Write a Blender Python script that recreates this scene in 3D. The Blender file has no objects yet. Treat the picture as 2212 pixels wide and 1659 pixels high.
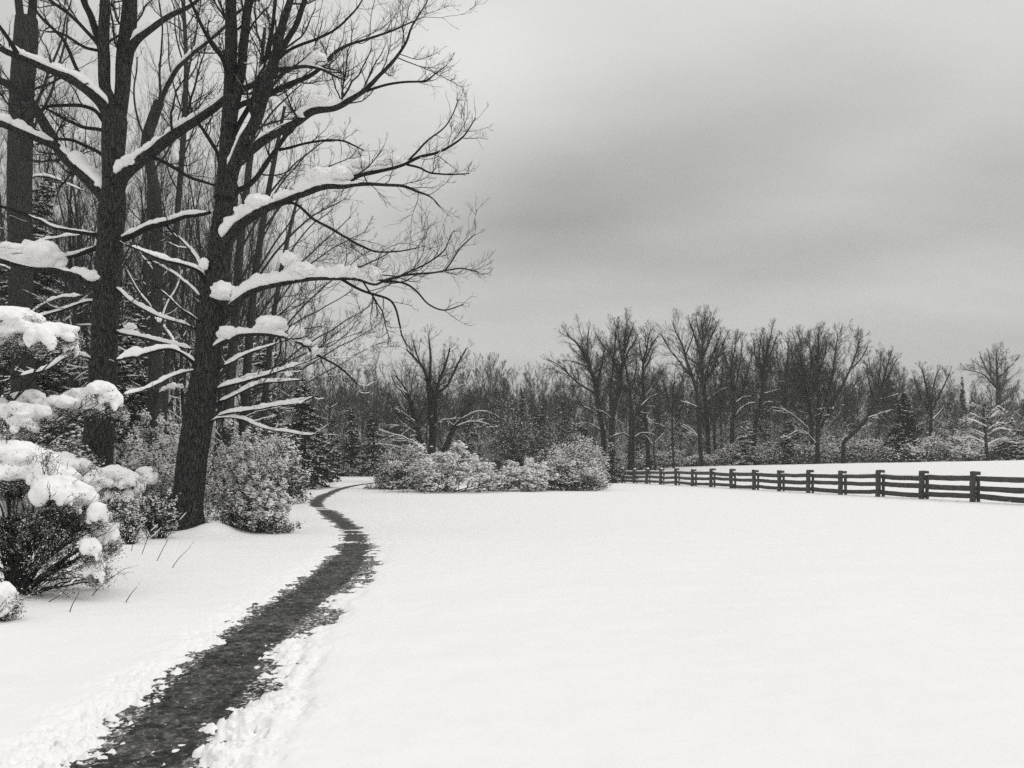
import bpy, math
import numpy as np
R = math.radians
SC = bpy.context.scene
COL = SC.collection
# ---------------------------------------------------------------- picture geometry (photo traced in a 2212 px wide frame)
F, CU, HZ, CH = 1800.0, 1106.0, 1009.0, 1.7

def sstep(a, b, x):
    t = np.clip((np.asarray(x, float) - a) / (b - a), 0, 1)
    return t * t * (3 - 2 * t)

def _hash(*ii):
    h = np.zeros(ii[0].shape, np.uint32)
    for k, m in zip(ii, (374761393, 668265263, 2147483647 - 18)):
        h = (h ^ (k.astype(np.int64) & 0xffffffff).astype(np.uint32) * np.uint32(m)) * np.uint32(1274126177)
        h ^= h >> np.uint32(15)
    h = h * np.uint32(2246822519); h ^= h >> np.uint32(13)
    return h.astype(np.float64) / 4294967295.0 * 2 - 1

def noise(*c, seed=0):
    c = [np.asarray(k, float) + seed * 17.37 for k in c]
    i = [np.floor(k).astype(np.int64) for k in c]
    f = [k - j for k, j in zip(c, i)]
    f = [k * k * k * (k * (k * 6 - 15) + 10) for k in f]
    out = 0
    n = len(c)
    for b in range(1 << n):
        w = 1; ii = []
        for d in range(n):
            o = (b >> d) & 1
            ii.append(i[d] + o)
            w = w * (f[d] if o else 1 - f[d])
        out = out + w * _hash(*ii)
    return out

def fbm(*c, seed=0, octv=3):
    s = 0; a = 1
    for o in range(octv):
        s = s + a * noise(*[np.asarray(k, float) * 2 ** o for k in c], seed=seed + o * 3)
        a *= .5
    return s

def ground_z(x, y):
    x = np.asarray(x, float); y = np.asarray(y, float)
    z = .75 * sstep(50, 90, y) * (1 - sstep(-1, 7, x))
    s = (x - 23.2) * .977 + (y - 42) * .211
    wd = 7 + 26 * np.clip((95 - y) / 50, 0, 1)
    z = z + sstep(0, 1, (s - 1) / wd) * (1.75 + .75 * np.clip((x - 18) / 35, 0, 1)) * sstep(20, 40, y)
    z = z + 4.5 * sstep(108, 270, y)
    # near relief: bank on the left, mound at the foot of the leaning trunk
    z = z + .08 * sstep(-5.2, -9.5, x) * sstep(5, 9, y) * (1 - sstep(24, 40, y))
    z = z + .06 * np.exp(-(((x + 8.3) / .7) ** 2 + ((y - 22.0) / .9) ** 2)) + .24 * np.exp(-(((x + 7.72) / .5) ** 2 + ((y - 21.6) / .8) ** 2))
    z = z + .035 * noise(x * .35, y * .35, seed=5) * np.exp(-np.abs(y) / 40) + .05 * noise(x * .09, y * .09, seed=6)
    return z
Z0 = float(ground_z(0, 0))
EYE = CH + Z0

def PX(u, v, d):
    return np.array([(u - CU) / F * d, d, EYE + (HZ - v) / F * d])

def GPX(u, v):
    """point of the snow seen at picture position u, v"""
    d = F * CH / max(v - HZ, 2.)
    for _ in range(60):
        z = float(ground_z((u - CU) / F * d, d))
        dn = F * (EYE - z) / max(v - HZ, 2.)
        d = .5 * d + .5 * np.clip(dn, 1, 400)
    return np.array([(u - CU) / F * d, d, float(ground_z((u - CU) / F * d, d))])

# ---------------------------------------------------------------- mesh collecting
class MB:
    def __init__(s):
        s.v = []; s.f = []; s.n = 0
    def add(s, v, f):
        v = np.asarray(v, float).reshape(-1, 3)
        if len(v) == 0: return
        s.v.append(v); s.f.append(np.asarray(f, np.int64) + s.n); s.n += len(v)
    def build(s, name, mat, parent=None, smooth=True):
        V = np.concatenate(s.v)
        if parent is not None: V = V - np.array(parent.matrix_basis.translation if False else parent_loc(parent))
        me = bpy.data.meshes.new(name)
        me.vertices.add(len(V)); me.vertices.foreach_set('co', V.astype(np.float32).ravel())
        tot = np.concatenate([np.full(len(f), f.shape[1]) for f in s.f])
        idx = np.concatenate([f.ravel() for f in s.f])
        st = np.concatenate([[0], np.cumsum(tot)[:-1]])
        me.loops.add(len(idx)); me.loops.foreach_set('vertex_index', idx.astype(np.int32))
        me.polygons.add(len(tot)); me.polygons.foreach_set('loop_start', st.astype(np.int32))
        me.update(calc_edges=True)
        me.polygons.foreach_set('use_smooth', np.full(len(tot), smooth))
        me.materials.append(mat)
        o = bpy.data.objects.new(name, me); COL.objects.link(o)
        if parent is not None: o.parent = parent
        return o

def parent_loc(o):
    l = np.zeros(3)
    while o is not None:
        l = l + np.array(o.location); o = o.parent
    return l

def tag(o, label=None, cat=None, group=None, kind=None):
    if label: o['label'] = label
    if cat: o['category'] = cat
    if group: o['group'] = group
    if kind: o['kind'] = kind
    return o

def thing(name, label, cat, loc, group=None):
    o = bpy.data.objects.new(name, None); COL.objects.link(o)
    o.location = [float(k) for k in loc]; o.empty_display_size = .3
    return tag(o, label, cat, group)

def norm(a):
    return a / np.maximum(np.linalg.norm(a, axis=-1, keepdims=True), 1e-9)

def frames(P):
    T = norm(np.gradient(P, axis=1))
    m = norm(P[:, -1] - P[:, 0])
    ref = np.where(np.abs(m[:, 2:3]) > .8, np.array([[1., 0, 0]]), np.array([[0., 0, 1]]))[:, None]
    U = norm(ref - (ref * T).sum(-1, keepdims=True) * T)
    return T, U, np.cross(T, U)

def tubes(mb, P, Rr, S=4):
    """P (N,K,3) Rr (N,K): N tapering tubes"""
    N, K = P.shape[:2]
    if N == 0: return
    T, U, W = frames(P)
    a = np.arange(S) * 2 * np.pi / S
    V = P[:, :, None] + Rr[:, :, None, None] * (np.cos(a)[None, None, :, None] * U[:, :, None] + np.sin(a)[None, None, :, None] * W[:, :, None])
    i = np.arange(N)[:, None, None] * K * S + np.arange(K - 1)[None, :, None] * S + np.arange(S)[None, None]
    j = np.arange(N)[:, None, None] * K * S + np.arange(K - 1)[None, :, None] * S + (np.arange(S) + 1)[None, None] % S
    mb.add(V, np.stack([i, j, j + S, i + S], -1).reshape(-1, 4))

def trunk_tube(mb, P, Rr, S=22, bump=.07, seed=0, flare=0.):
    P = np.asarray(P); K = len(P)
    T, U, W = [q[0] for q in frames(P[None])]
    a = np.arange(S) * 2 * np.pi / S
    l = np.concatenate([[0], np.cumsum(np.linalg.norm(np.diff(P, axis=0), axis=1))])
    n = 1 + bump * (noise(np.cos(a)[None] * 2.2 + 0 * l[:, None], np.sin(a)[None] * 2.2 + 0 * l[:, None], l[:, None] * .8 + 0 * a[None], seed=seed)
                    + .6 * noise(np.cos(a)[None] * 5 + 0 * l[:, None], np.sin(a)[None] * 5 + 0 * l[:, None], l[:, None] * 2.5 + 0 * a[None], seed=seed + 4))
    if flare:
        z = P[:, 2] - P[0, 2] - .2
        n = n * (1 + flare * np.exp(-np.maximum(z, 0) / .32)[:, None] * (.45 + .55 * np.cos(a * 5 + seed + .8 * np.sin(a * 2))[None]))
    V = P[:, None] + (Rr[:, None] * n)[:, :, None] * (np.cos(a)[None, :, None] * U[:, None] + np.sin(a)[None, :, None] * W[:, None])
    i = np.arange(K - 1)[:, None] * S + np.arange(S)[None]; j = np.arange(K - 1)[:, None] * S + (np.arange(S) + 1)[None] % S
    mb.add(V, np.stack([i, j, j + S, i + S], -1).reshape(-1, 4))

def spline(pts, K):
    """Catmull-Rom through rows of pts, resampled evenly to K rows (first three columns are position)"""
    p = np.asarray(pts, float)
    if len(p) == 2: p = np.stack([p[0], (p[0] + p[1]) / 2, p[1]])
    q = np.vstack([2 * p[0] - p[1], p, 2 * p[-1] - p[-2]])
    out = []
    for i in range(len(p) - 1):
        t = np.linspace(0, 1, 12, endpoint=False)[:, None]
        a, b, c, d = q[i], q[i + 1], q[i + 2], q[i + 3]
        out.append(.5 * (2 * b + (c - a) * t + (2 * a - 5 * b + 4 * c - d) * t ** 2 + (3 * b - a - 3 * c + d) * t ** 3))
    o = np.vstack(out + [p[-1:]])
    l = np.concatenate([[0], np.cumsum(np.linalg.norm(np.diff(o[:, :3], axis=0), axis=1))])
    s = np.linspace(0, l[-1], K)
    return np.stack([np.interp(s, l, o[:, k]) for k in range(o.shape[1])], 1), l[-1]

def grow(rng, P, Rr, dens, ang, lfrac, lmin, lmax, K, up=.25, wig=.12, t0=.15, rk=.6, rmin=.003, tipfork=1, flat=0, tipl=.6):
    """children of N parent polylines; returns (M,K,3),(M,K)"""
    N, PK = P.shape[:2]
    L = np.linalg.norm(np.diff(P, axis=1), axis=2).sum(1)
    cnt = rng.poisson(np.clip(L * (1 - t0) * dens, 0, 400))
    idx = np.repeat(np.arange(N), cnt)
    t = t0 + (1 - t0) * rng.random(len(idx)) ** .85
    if tipfork:
        idx = np.concatenate([idx] + [np.arange(N)] * tipfork); t = np.concatenate([t] + [np.full(N, .97)] * tipfork)
    M = len(idx)
    if M == 0: return np.zeros((0, K, 3)), np.zeros((0, K))
    s = t * (PK - 1); i0 = np.minimum(s.astype(int), PK - 2); fr = (s - i0)[:, None]
    A = P[idx, i0]; B = P[idx, i0 + 1]
    st = A * (1 - fr) + B * fr; T = norm(B - A)
    pr = Rr[idx, i0] * (1 - fr[:, 0]) + Rr[idx, i0 + 1] * fr[:, 0]
    rv = rng.normal(size=(M, 3)); rv[:, 2] *= (1 - flat); rv[:, 2] += .25
    side = norm(rv - (rv * T).sum(1, keepdims=True) * T)
    th = np.abs(rng.normal(ang, ang * .3, M))[:, None]
    th = np.where((t > .95)[:, None], th * .55, th)
    D = norm(np.cos(th) * T + np.sin(th) * side)
    ln = np.clip(L[idx] * lfrac * (1.1 - .75 * t) * rng.lognormal(0, .28, M), lmin, lmax)
    ln = np.where(t > .95, np.clip(np.minimum(L[idx] * lfrac, lmax) * tipl, lmin * .6, lmax), ln)
    pts = np.zeros((M, K, 3)); pts[:, 0] = st
    stp = (ln / (K - 1))[:, None]
    upv = np.array([0, 0, 1.])
    for k in range(1, K):
        pts[:, k] = pts[:, k - 1] + D * stp
        D = norm(D + upv * up / (K - 1) * 2 + rng.normal(0, wig, (M, 3)))
    r0 = np.maximum(np.minimum(pr * rk * rng.uniform(.75, 1.1, M), ln * .016 + .004), rmin)
    rad = r0[:, None] * np.linspace(1, .35, K)[None]
    return pts, np.maximum(rad, rmin * .7)

# snow lying along branches ------------------------------------------------------
def snow_ridges(mb, P, Rr, th, S=6, seed=0, steep=.75):
    """thin snow line on top of many branches P (N,K,3)"""
    if len(P) == 0: return
    T, U, W = frames(P)
    flat = np.clip((steep - np.abs(T[:, :, 2])) / .25, 0, 1)
    keep = flat.mean(1) > .3
    P = P[keep]; Rr = Rr[keep]; T = T[keep]; flat = flat[keep]
    if len(P) == 0: return
    N, K = P.shape[:2]
    th = (th[keep] if hasattr(th, '__len__') else np.full(N, th))[:, None]
    h = th * flat * (1 + .6 * noise(P[..., 0] * 3, P[..., 1] * 3, P[..., 2] * 3, seed=seed))
    ends = np.clip(np.minimum(np.arange(K), np.arange(K)[::-1]) / max(1, .12 * K), .12, 1)[None]
    h = np.maximum(h * ends, .0012)
    side = norm(np.cross(T, np.array([0, 0, 1.]))); up = norm(np.cross(side, T))
    w = np.minimum(Rr * .95 + h * .25, Rr * .6 + h)
    w = w * np.clip(h / (th * .3), .15, 1)
    a = np.linspace(-.35, np.pi + .35, S)
    C = P + up * (Rr * .45)[..., None]
    hh = h + Rr * .35
    V = C[:, :, None] + np.cos(a)[None, None, :, None] * w[:, :, None, None] * side[:, :, None] + np.sin(a)[None, None, :, None] * hh[:, :, None, None] * up[:, :, None]
    i = np.arange(N)[:, None, None] * K * S + np.arange(K - 1)[None, :, None] * S + np.arange(S)[None, None]
    j = np.arange(N)[:, None, None] * K * S + np.arange(K - 1)[None, :, None] * S + (np.arange(S) + 1)[None, None] % S
    mb.add(V, np.stack([i, j, j + S, i + S], -1).reshape(-1, 4))

def fat_ridge(mb, P, Rr, th, t0=0., t1=1., S=14, seed=0, gap=0.):
    """thick lumpy snow on one limb"""
    L = np.linalg.norm(np.diff(P, axis=0), axis=1).sum()
    K = int(max(14, L * (t1 - t0) / .045))
    s = np.linspace(t0, t1, K) * (len(P) - 1); i0 = np.minimum(s.astype(int), len(P) - 2); fr = (s - i0)
    C = P[i0] * (1 - fr[:, None]) + P[i0 + 1] * fr[:, None]
    r = Rr[i0] * (1 - fr) + Rr[i0 + 1] * fr
    T = norm(np.gradient(C, axis=0))
    flat = np.clip((1.02 - np.abs(T[:, 2])) / .35, .25, 1)
    x = np.linspace(0, 1, K) * L * (t1 - t0)
    lump = .9 + .40 * noise(x * 2.0, x * 0 + seed, seed=seed) + .30 * noise(x * 5.5, x * 0 + seed, seed=seed + 1) + .14 * noise(x * 14, x * 0 + seed, seed=seed + 2)
    if gap: lump = lump * np.clip((noise(x * 1.1, x * 0 + 3.3, seed=seed + 7) + gap) / .25, .05, 1)
    e = np.clip(np.minimum(np.arange(K), np.arange(K)[::-1]) / min(9., K * .35), 0, 1); e = np.sqrt(np.clip(1 - (1 - e) ** 2, .003, 1))
    h = th * flat * lump * e
    side = norm(np.cross(T, np.array([0, 0, 1.]))); up = norm(np.cross(side, T))
    w = (r * .92 + h * .28) * np.clip(e * 1.15, .1, 1)
    a = np.linspace(0, 2 * np.pi, S, endpoint=False)
    sn = np.sin(a)
    rad_h = np.where(sn > 0, 1, .22)[None] * (h + r * .25)[:, None]
    V = (C + up * (r * .62)[:, None])[:, None] + (np.cos(a)[None] * w[:, None])[..., None] * side[:, None] + (sn[None] * rad_h)[..., None] * up[:, None]
    n = np.stack([noise(V[..., 0] * 9, V[..., 1] * 9, V[..., 2] * 9, seed=seed + k) for k in range(3)], -1)
    n2 = np.stack([noise(V[..., 0] * 28, V[..., 1] * 28, V[..., 2] * 28, seed=seed + k) for k in range(3)], -1)
    V = V + (n * .18 + n2 * .08) * np.minimum(h, .1)[:, None, None]
    V[0] = V[0].mean(0); V[-1] = V[-1].mean(0)
    i = np.arange(K - 1)[:, None] * S + np.arange(S)[None]; j = np.arange(K - 1)[:, None] * S + (np.arange(S) + 1)[None] % S
    mb.add(V, np.stack([i, j, j + S, i + S], -1).reshape(-1, 4))

def _ico(sub):
    import bmesh
    bm = bmesh.new(); bmesh.ops.create_icosphere(bm, subdivisions=sub, radius=1)
    v = np.array([k.co[:] for k in bm.verts]); f = np.array([[q.index for q in p.verts] for p in bm.faces]); bm.free()
    return v, f
ICO = {k: _ico(k) for k in (1, 2, 3, 4)}

def blobs(mb, rng, C, Sx, Sz=None, sub=1, jit=.25):
    """small lumps of snow: centres (N,3), half sizes (N,)"""
    v, f = ICO[sub]; N = len(C)
    if N == 0: return
    Sx = np.broadcast_to(Sx, (N,)); Sz = Sx * .6 if Sz is None else np.broadcast_to(Sz, (N,))
    sc = np.stack([Sx * rng.uniform(.75, 1.3, N), Sx * rng.uniform(.75, 1.3, N), Sz * rng.uniform(.8, 1.25, N)], 1)
    a = rng.uniform(0, 6.28, N); c, s = np.cos(a)[:, None], np.sin(a)[:, None]
    w = v[None] * (1 + rng.normal(0, jit, (N, len(v)))[..., None] * .6)
    w = w * sc[:, None]
    w = np.stack([w[..., 0] * c - w[..., 1] * s, w[..., 0] * s + w[..., 1] * c, w[..., 2]], -1)
    V = C[:, None] + w
    mb.add(V, (np.arange(N)[:, None, None] * len(v) + f[None]).reshape(-1, 3))

def lump(mb, c, rx, rz, seed=0, sub=4, ry=None, amp=.18, fr=2.2, under=.62):
    v, f = ICO[sub]
    n = 1 + amp * (noise(*(v.T * fr), seed=seed) + .5 * noise(*(v.T * fr * 2.3), seed=seed + 2) + .3 * noise(*(v.T * fr * 5), seed=seed + 3))
    w = v * n[:, None]
    w[:, 2] = np.where(w[:, 2] < 0, w[:, 2] * under, w[:, 2])
    mb.add(np.asarray(c) + w * np.array([rx, ry or rx, rz]), f)

def leaves(mb, rng, C, size, flat=.3, asp=.5):
    """leaf-sized four cornered faces at C, random facing"""
    N = len(C)
    if N == 0: return
    nrm = rng.normal(size=(N, 3)); nrm[:, 2] = np.abs(nrm[:, 2]) + flat; nrm = norm(nrm)
    d = norm(np.cross(nrm, rng.normal(size=(N, 3)))); e = np.cross(nrm, d)
    s = (np.broadcast_to(size, (N,)) * rng.uniform(.65, 1.35, N))[:, None]
    V = np.stack([C - d * s, C + e * s * asp - nrm * s * .12, C + d * s, C - e * s * asp - nrm * s * .12], 1)
    mb.add(V, (np.arange(N)[:, None] * 4 + np.arange(4)[None]))
# ---------------------------------------------------------------- materials (grey scale photograph: grey albedos, faintly warm)
def new_mat(name):
    m = bpy.data.materials.new(name); m.use_nodes = True
    nt = m.node_tree; nt.nodes.clear()
    out = nt.nodes.new('ShaderNodeOutputMaterial'); b = nt.nodes.new('ShaderNodeBsdfPrincipled')
    nt.links.new(b.outputs[0], out.inputs[0])
    return m, nt, b
def gray(v): return (v, v * .994, v * .982, 1)
def nd(nt, t, **k):
    n = nt.nodes.new(t)
    for a, b in k.items(): setattr(n, a, b)
    return n
def coords(nt, scale=(1, 1, 1)):
    t = nd(nt, 'ShaderNodeTexCoord'); mp = nd(nt, 'ShaderNodeMapping'); mp.inputs['Scale'].default_value = scale
    nt.links.new(t.outputs['Object'], mp.inputs[0]); return mp.outputs[0]
def ntex(nt, co, sc, det=4, rough=.55):
    n = nd(nt, 'ShaderNodeTexNoise'); n.inputs['Scale'].default_value = sc; n.inputs['Detail'].default_value = det; n.inputs['Roughness'].default_value = rough
    nt.links.new(co, n.inputs['Vector']); return n.outputs['Fac']
def ramp(nt, fac, stops):
    r = nd(nt, 'ShaderNodeValToRGB'); el = r.color_ramp.elements
    while len(el) < len(stops): el.new(.5)
    for e, (p, c) in zip(el, stops): e.position = p; e.color = gray(c)
    nt.links.new(fac, r.inputs[0]); return r.outputs[0]
def bump(nt, b, h, strength, dist):
    n = nd(nt, 'ShaderNodeBump'); n.inputs['Strength'].default_value = strength; n.inputs['Distance'].default_value = dist
    nt.links.new(h, n.inputs['Height']); nt.links.new(n.outputs[0], b.inputs['Normal'])

def mat_snow(name, a=.88, b1=(9., .012), det=5):
    m, nt, b = new_mat(name); co = coords(nt)
    c = ramp(nt, ntex(nt, co, 3, 3), [(.3, a * .975), (.7, a)])
    nt.links.new(c, b.inputs['Base Color'])
    b.inputs['Roughness'].default_value = .75; b.inputs['Specular IOR Level'].default_value = .15
    bump(nt, b, ntex(nt, co, b1[0], det, .6), .5, b1[1])
    return m
def mat_bark(name, lo, hi, sc=1., fleck=0.):
    m, nt, b = new_mat(name); co = coords(nt, (1, 1, .22))
    n = ntex(nt, co, 30 * sc, 5, .7)
    c = ramp(nt, n, [(.38, lo), (.5, lo * .6 + hi * .3), (.64, hi)])
    if fleck:
        co2 = coords(nt)
        f = ramp(nt, ntex(nt, co2, 11, 4, .7), [(.5 + fleck, 0), (.53 + fleck, 1)])
        mx = nd(nt, 'ShaderNodeMix', data_type='RGBA'); nt.links.new(f, mx.inputs['Factor']); nt.links.new(c, mx.inputs['A'])
        mx.inputs['B'].default_value = gray(.7); c = mx.outputs['Result']
    nt.links.new(c, b.inputs['Base Color'])
    b.inputs['Roughness'].default_value = .9; b.inputs['Specular IOR Level'].default_value = .12
    bump(nt, b, n, 1., .05 / sc)
    return m
def mat_plain(name, lo, hi, sc, rough=.85):
    m, nt, b = new_mat(name); co = coords(nt)
    nt.links.new(ramp(nt, ntex(nt, co, sc, 4, .6), [(.32, lo), (.68, hi)]), b.inputs['Base Color'])
    b.inputs['Roughness'].default_value = rough; b.inputs['Specular IOR Level'].default_value = .12
    return m
M_GROUND = mat_snow('field_snow', .90, (5., .02))
M_SNOW = mat_snow('fallen_snow', .90, (22., .015))
M_SNOWFAR = mat_plain('twig_snow', .80, .88, 2.)
M_BARK = mat_bark('oak_bark', .005, .085, 1., .215)
M_LIMB = mat_bark('limb_bark', .010, .03, 1.6)
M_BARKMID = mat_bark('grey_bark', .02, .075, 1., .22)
M_LIMBMID = mat_plain('hazed_limb', .026, .05, 3.)  # limbs further back: lighter than near ones, haze put into the colour
M_TWIGMID = mat_plain('hazed_twig', .035, .065, 3.)  # twigs further back, likewise paled in colour for haze
M_WOODBARK = mat_plain('hazy_bark', .028, .05, 1.)  # trunks in the woods, haze painted into the bark grey
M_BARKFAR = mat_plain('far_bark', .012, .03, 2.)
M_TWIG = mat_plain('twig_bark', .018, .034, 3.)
M_TWIGFAR = mat_plain('hazed_far_twig', .026, .05, .8)  # far twigs paler than near ones, haze included in the colour
M_BRUSH = mat_plain('brush_twig', .045, .085, .8)
M_LEAF = mat_plain('evergreen_leaf', .04, .12, 6.)
M_LEAFFAR = mat_plain('far_evergreen_leaf', .014, .036, 1.5)
M_SHRUB = mat_plain('shrub_leaf', .04, .11, 5.)

def mat_wood():
    m, nt, b = new_mat('weathered_rail'); co = coords(nt)
    n = ntex(nt, co, 9, 5, .7)
    nt.links.new(ramp(nt, n, [(.35, .03), (.6, .075), (.76, .11)]), b.inputs['Base Color'])
    b.inputs['Roughness'].default_value = .9; bump(nt, b, n, .7, .02)
    return m
M_WOOD = mat_wood()
def mat_path():
    m, nt, b = new_mat('wet_gravel'); co = coords(nt)
    a = ntex(nt, co, 13, 7, .78); c = ntex(nt, co, 2.6, 5, .65)
    mx = nd(nt, 'ShaderNodeMix', data_type='RGBA', blend_type='MULTIPLY'); mx.inputs['Factor'].default_value = 1
    nt.links.new(ramp(nt, a, [(.40, .014), (.5, .058), (.58, .115), (.67, .3)]), mx.inputs['A'])
    nt.links.new(ramp(nt, c, [(.40, .55), (.5, .95), (.62, 1.35)]), mx.inputs['B'])
    # thawing snow left between the stones along both edges
    at = nd(nt, 'ShaderNodeAttribute'); at.attribute_name = 'slush'
    f = ntex(nt, co, 24, 5, .7)
    ad = nd(nt, 'ShaderNodeMath', operation='MULTIPLY_ADD'); nt.links.new(at.outputs['Fac'], ad.inputs[0]); ad.inputs[1].default_value = .17; nt.links.new(f, ad.inputs[2])
    rp = ramp(nt, ad.outputs[0], [(.625, 0), (.70, 1)])
    m2 = nd(nt, 'ShaderNodeMix', data_type='RGBA'); nt.links.new(rp, m2.inputs['Factor']); nt.links.new(mx.outputs['Result'], m2.inputs['A']); m2.inputs['B'].default_value = gray(.74)
    nt.links.new(m2.outputs['Result'], b.inputs['Base Color'])
    b.inputs['Roughness'].default_value = .8; b.inputs['Specular IOR Level'].default_value = .2
    bump(nt, b, a, .8, .02)
    return m
M_PATH = mat_path()

# ---------------------------------------------------------------- sky: overcast, brighter overhead, dark cloud banks ahead
def make_world():
    w = bpy.data.worlds.new('World'); SC.world = w; w.use_nodes = True
    nt = w.node_tree; nt.nodes.clear(); L = nt.links.new
    def mth(op, a, b=None, c=None):
        n = nd(nt, 'ShaderNodeMath', operation=op)
        for k, q in enumerate((a, b, c)):
            if q is None: continue
            if isinstance(q, (int, float)): n.inputs[k].default_value = q
            else: L(q, n.inputs[k])
        return n.outputs[0]
    tc = nd(nt, 'ShaderNodeTexCoord'); sp = nd(nt, 'ShaderNodeSeparateXYZ'); L(tc.outputs['Generated'], sp.inputs[0])
    X, Y, Z = sp.outputs
    az = mth('ARCTAN2', X, Y); el = mth('ARCSINE', Z)
    # cloud sheet: direction projected to a flat ceiling
    den = mth('ADD', mth('MAXIMUM', Z, 0.), .30)
    cb = nd(nt, 'ShaderNodeCombineXYZ'); L(mth('DIVIDE', X, den), cb.inputs[0]); L(mth('DIVIDE', Y, den), cb.inputs[1])
    mp = nd(nt, 'ShaderNodeMapping'); mp.inputs['Rotation'].default_value = (0, 0, R(22)); mp.inputs['Scale'].default_value = (.55, 1.15, 1); mp.inputs['Location'].default_value = (3.1, .4, 0)
    L(cb.outputs[0], mp.inputs[0])
    n1 = ntex(nt, mp.outputs[0], 1.7, 6, .55); n2 = ntex(nt, mp.outputs[0], .6, 3, .5)
    base = mth('ADD', .55, mth('MULTIPLY', mth('MAXIMUM', mth('SUBTRACT', el, .1), 0.), .42))
    base = mth('ADD', base, mth('MULTIPLY', mth('POWER', mth('MAXIMUM', mth('SUBTRACT', el, .55), 0.), 1.), .28))
    v = mth('ADD', base, mth('MULTIPLY', mth('SUBTRACT', n1, .5), .42))
    v = mth('ADD', v, mth('MULTIPLY', mth('SUBTRACT', n2, .5), .16))
    def bank(u, vv, su, sv, rot, amp):
        nonlocal v
        a0 = math.atan2(u - CU, F); e0 = math.atan2((HZ - vv), math.hypot(F, u - CU))
        dx = mth('SUBTRACT', az, a0); dy = mth('SUBTRACT', el, e0)
        c, s = math.cos(R(rot)), math.sin(R(rot))
        p = mth('DIVIDE', mth('ADD', mth('MULTIPLY', dx, c), mth('MULTIPLY', dy, s)), su / F)
        q = mth('DIVIDE', mth('SUBTRACT', mth('MULTIPLY', dy, c), mth('MULTIPLY', dx, s)), sv / F)
        e = mth('POWER', 2.718, mth('MULTIPLY', mth('ADD', mth('MULTIPLY', p, p), mth('MULTIPLY', q, q)), -1.))
        v = mth('ADD', v, mth('MULTIPLY', e, amp))
    for b in BANKS: bank(*b)
    v = mth('MAXIMUM', v, .12)
    sky = nd(nt, 'ShaderNodeTexSky', sky_type='NISHITA'); sky.sun_disc = False
    sky.sun_elevation = SUN_EL; sky.sun_rotation = SUN_AZ
    bw = nd(nt, 'ShaderNodeRGBToBW'); L(sky.outputs[0], bw.inputs[0])
    tot = mth('ADD', mth('MULTIPLY', v, 9.2), mth('MULTIPLY', mth('MINIMUM', bw.outputs[0], 6.), .06))
    cc = nd(nt, 'ShaderNodeCombineColor'); L(tot, cc.inputs[0]); L(mth('MULTIPLY', tot, .995), cc.inputs[1]); L(mth('MULTIPLY', tot, .98), cc.inputs[2])
    bg = nd(nt, 'ShaderNodeBackground'); bg.inputs['Strength'].default_value = .1; L(cc.outputs[0], bg.inputs[0])
    out = nd(nt, 'ShaderNodeOutputWorld'); L(bg.outputs[0], out.inputs[0])
BANKS = [(1560, 330, 420, 150, 8, -.13), (2020, 470, 420, 100, 8, -.08), (1150, 470, 260, 110, 6, -.12), (1430, 590, 420, 70, 2, -.05),
         (1000, 120, 230, 170, 0, .13), (1900, 330, 330, 60, 20, .025), (1500, 720, 900, 110, 0, .075), (500, 150, 420, 300, 0, .08), (2212, 40, 300, 120, 0, .06)]
SUN_EL, SUN_AZ = R(38), R(104)
make_world()
sl = bpy.data.lights.new('sun', 'SUN'); sl.energy = 1.0; sl.angle = R(25); sl.color = (1, .99, .975)
so = bpy.data.objects.new('sun', sl); COL.objects.link(so)
# sun_rotation is measured from +Y towards +X: light comes from the right and a little behind the camera
sdir = (math.sin(SUN_AZ) * math.cos(SUN_EL), math.cos(SUN_AZ) * math.cos(SUN_EL), math.sin(SUN_EL))
from mathutils import Vector
so.rotation_euler = Vector(sdir).to_track_quat('Z', 'Y').to_euler(); so.location = (30, -20, 40)

cam = bpy.data.cameras.new('camera'); cam.sensor_width = 36; cam.lens = 36 * F / 2212
cam.shift_y = (HZ - 829.5) / 2212; cam.clip_start = .1; cam.clip_end = 20000
co = bpy.data.objects.new('camera', cam); COL.objects.link(co); co.location = (0, 0, EYE); co.rotation_euler = (R(90), 0, 0)
SC.camera = co
SC.view_settings.view_transform = 'Standard'; SC.view_settings.look = 'None'; SC.view_settings.exposure = 0; SC.view_settings.gamma = 1
SC.render.engine = 'CYCLES'
SC.cycles.use_denoising = False
SC.cycles.max_bounces = 6; SC.cycles.diffuse_bounces = 3
# ---------------------------------------------------------------- snow field, path
EDGE = [(-480, 2150, -170, 2150), (-120, 1850, 150, 1850), (140, 1659, 402, 1659), (235, 1560, 490, 1560), (300, 1500, 545, 1500), (425, 1400, 605, 1400), (495, 1350, 648, 1350),
        (568, 1300, 702, 1300), (648, 1250, 764, 1250), (684, 1222, 793, 1222), (721, 1193, 804, 1193), (734, 1174, 807, 1174), (737, 1152, 794, 1152),
        (727, 1132, 773, 1132), (693, 1109, 736, 1109), (671, 1094, 702, 1094), (666, 1086, 697, 1086), (683, 1072, 708, 1072), (722, 1057, 737, 1057),
        (747, 1050, 766, 1050), (792, 1043.5, 806, 1043.5), (835, 1040, 850, 1040)]
_l = np.array([GPX(a, b)[:2] for a, b, c, d in EDGE]); _r = np.array([GPX(c, d)[:2] for a, b, c, d in EDGE])
_o = np.argsort(_l[:, 1])
def _sm(y, P):
    yy = P[_o, 1]; xx = P[_o, 0]
    return np.interp(np.log(np.maximum(y, .5)), np.log(yy), xx)
def path_edges(y):
    k = [.955, .98, 1, 1.02, 1.045]
    return sum(_sm(y * q, _l) for q in k) / 5, sum(_sm(y * q, _r) for q in k) / 5
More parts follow.
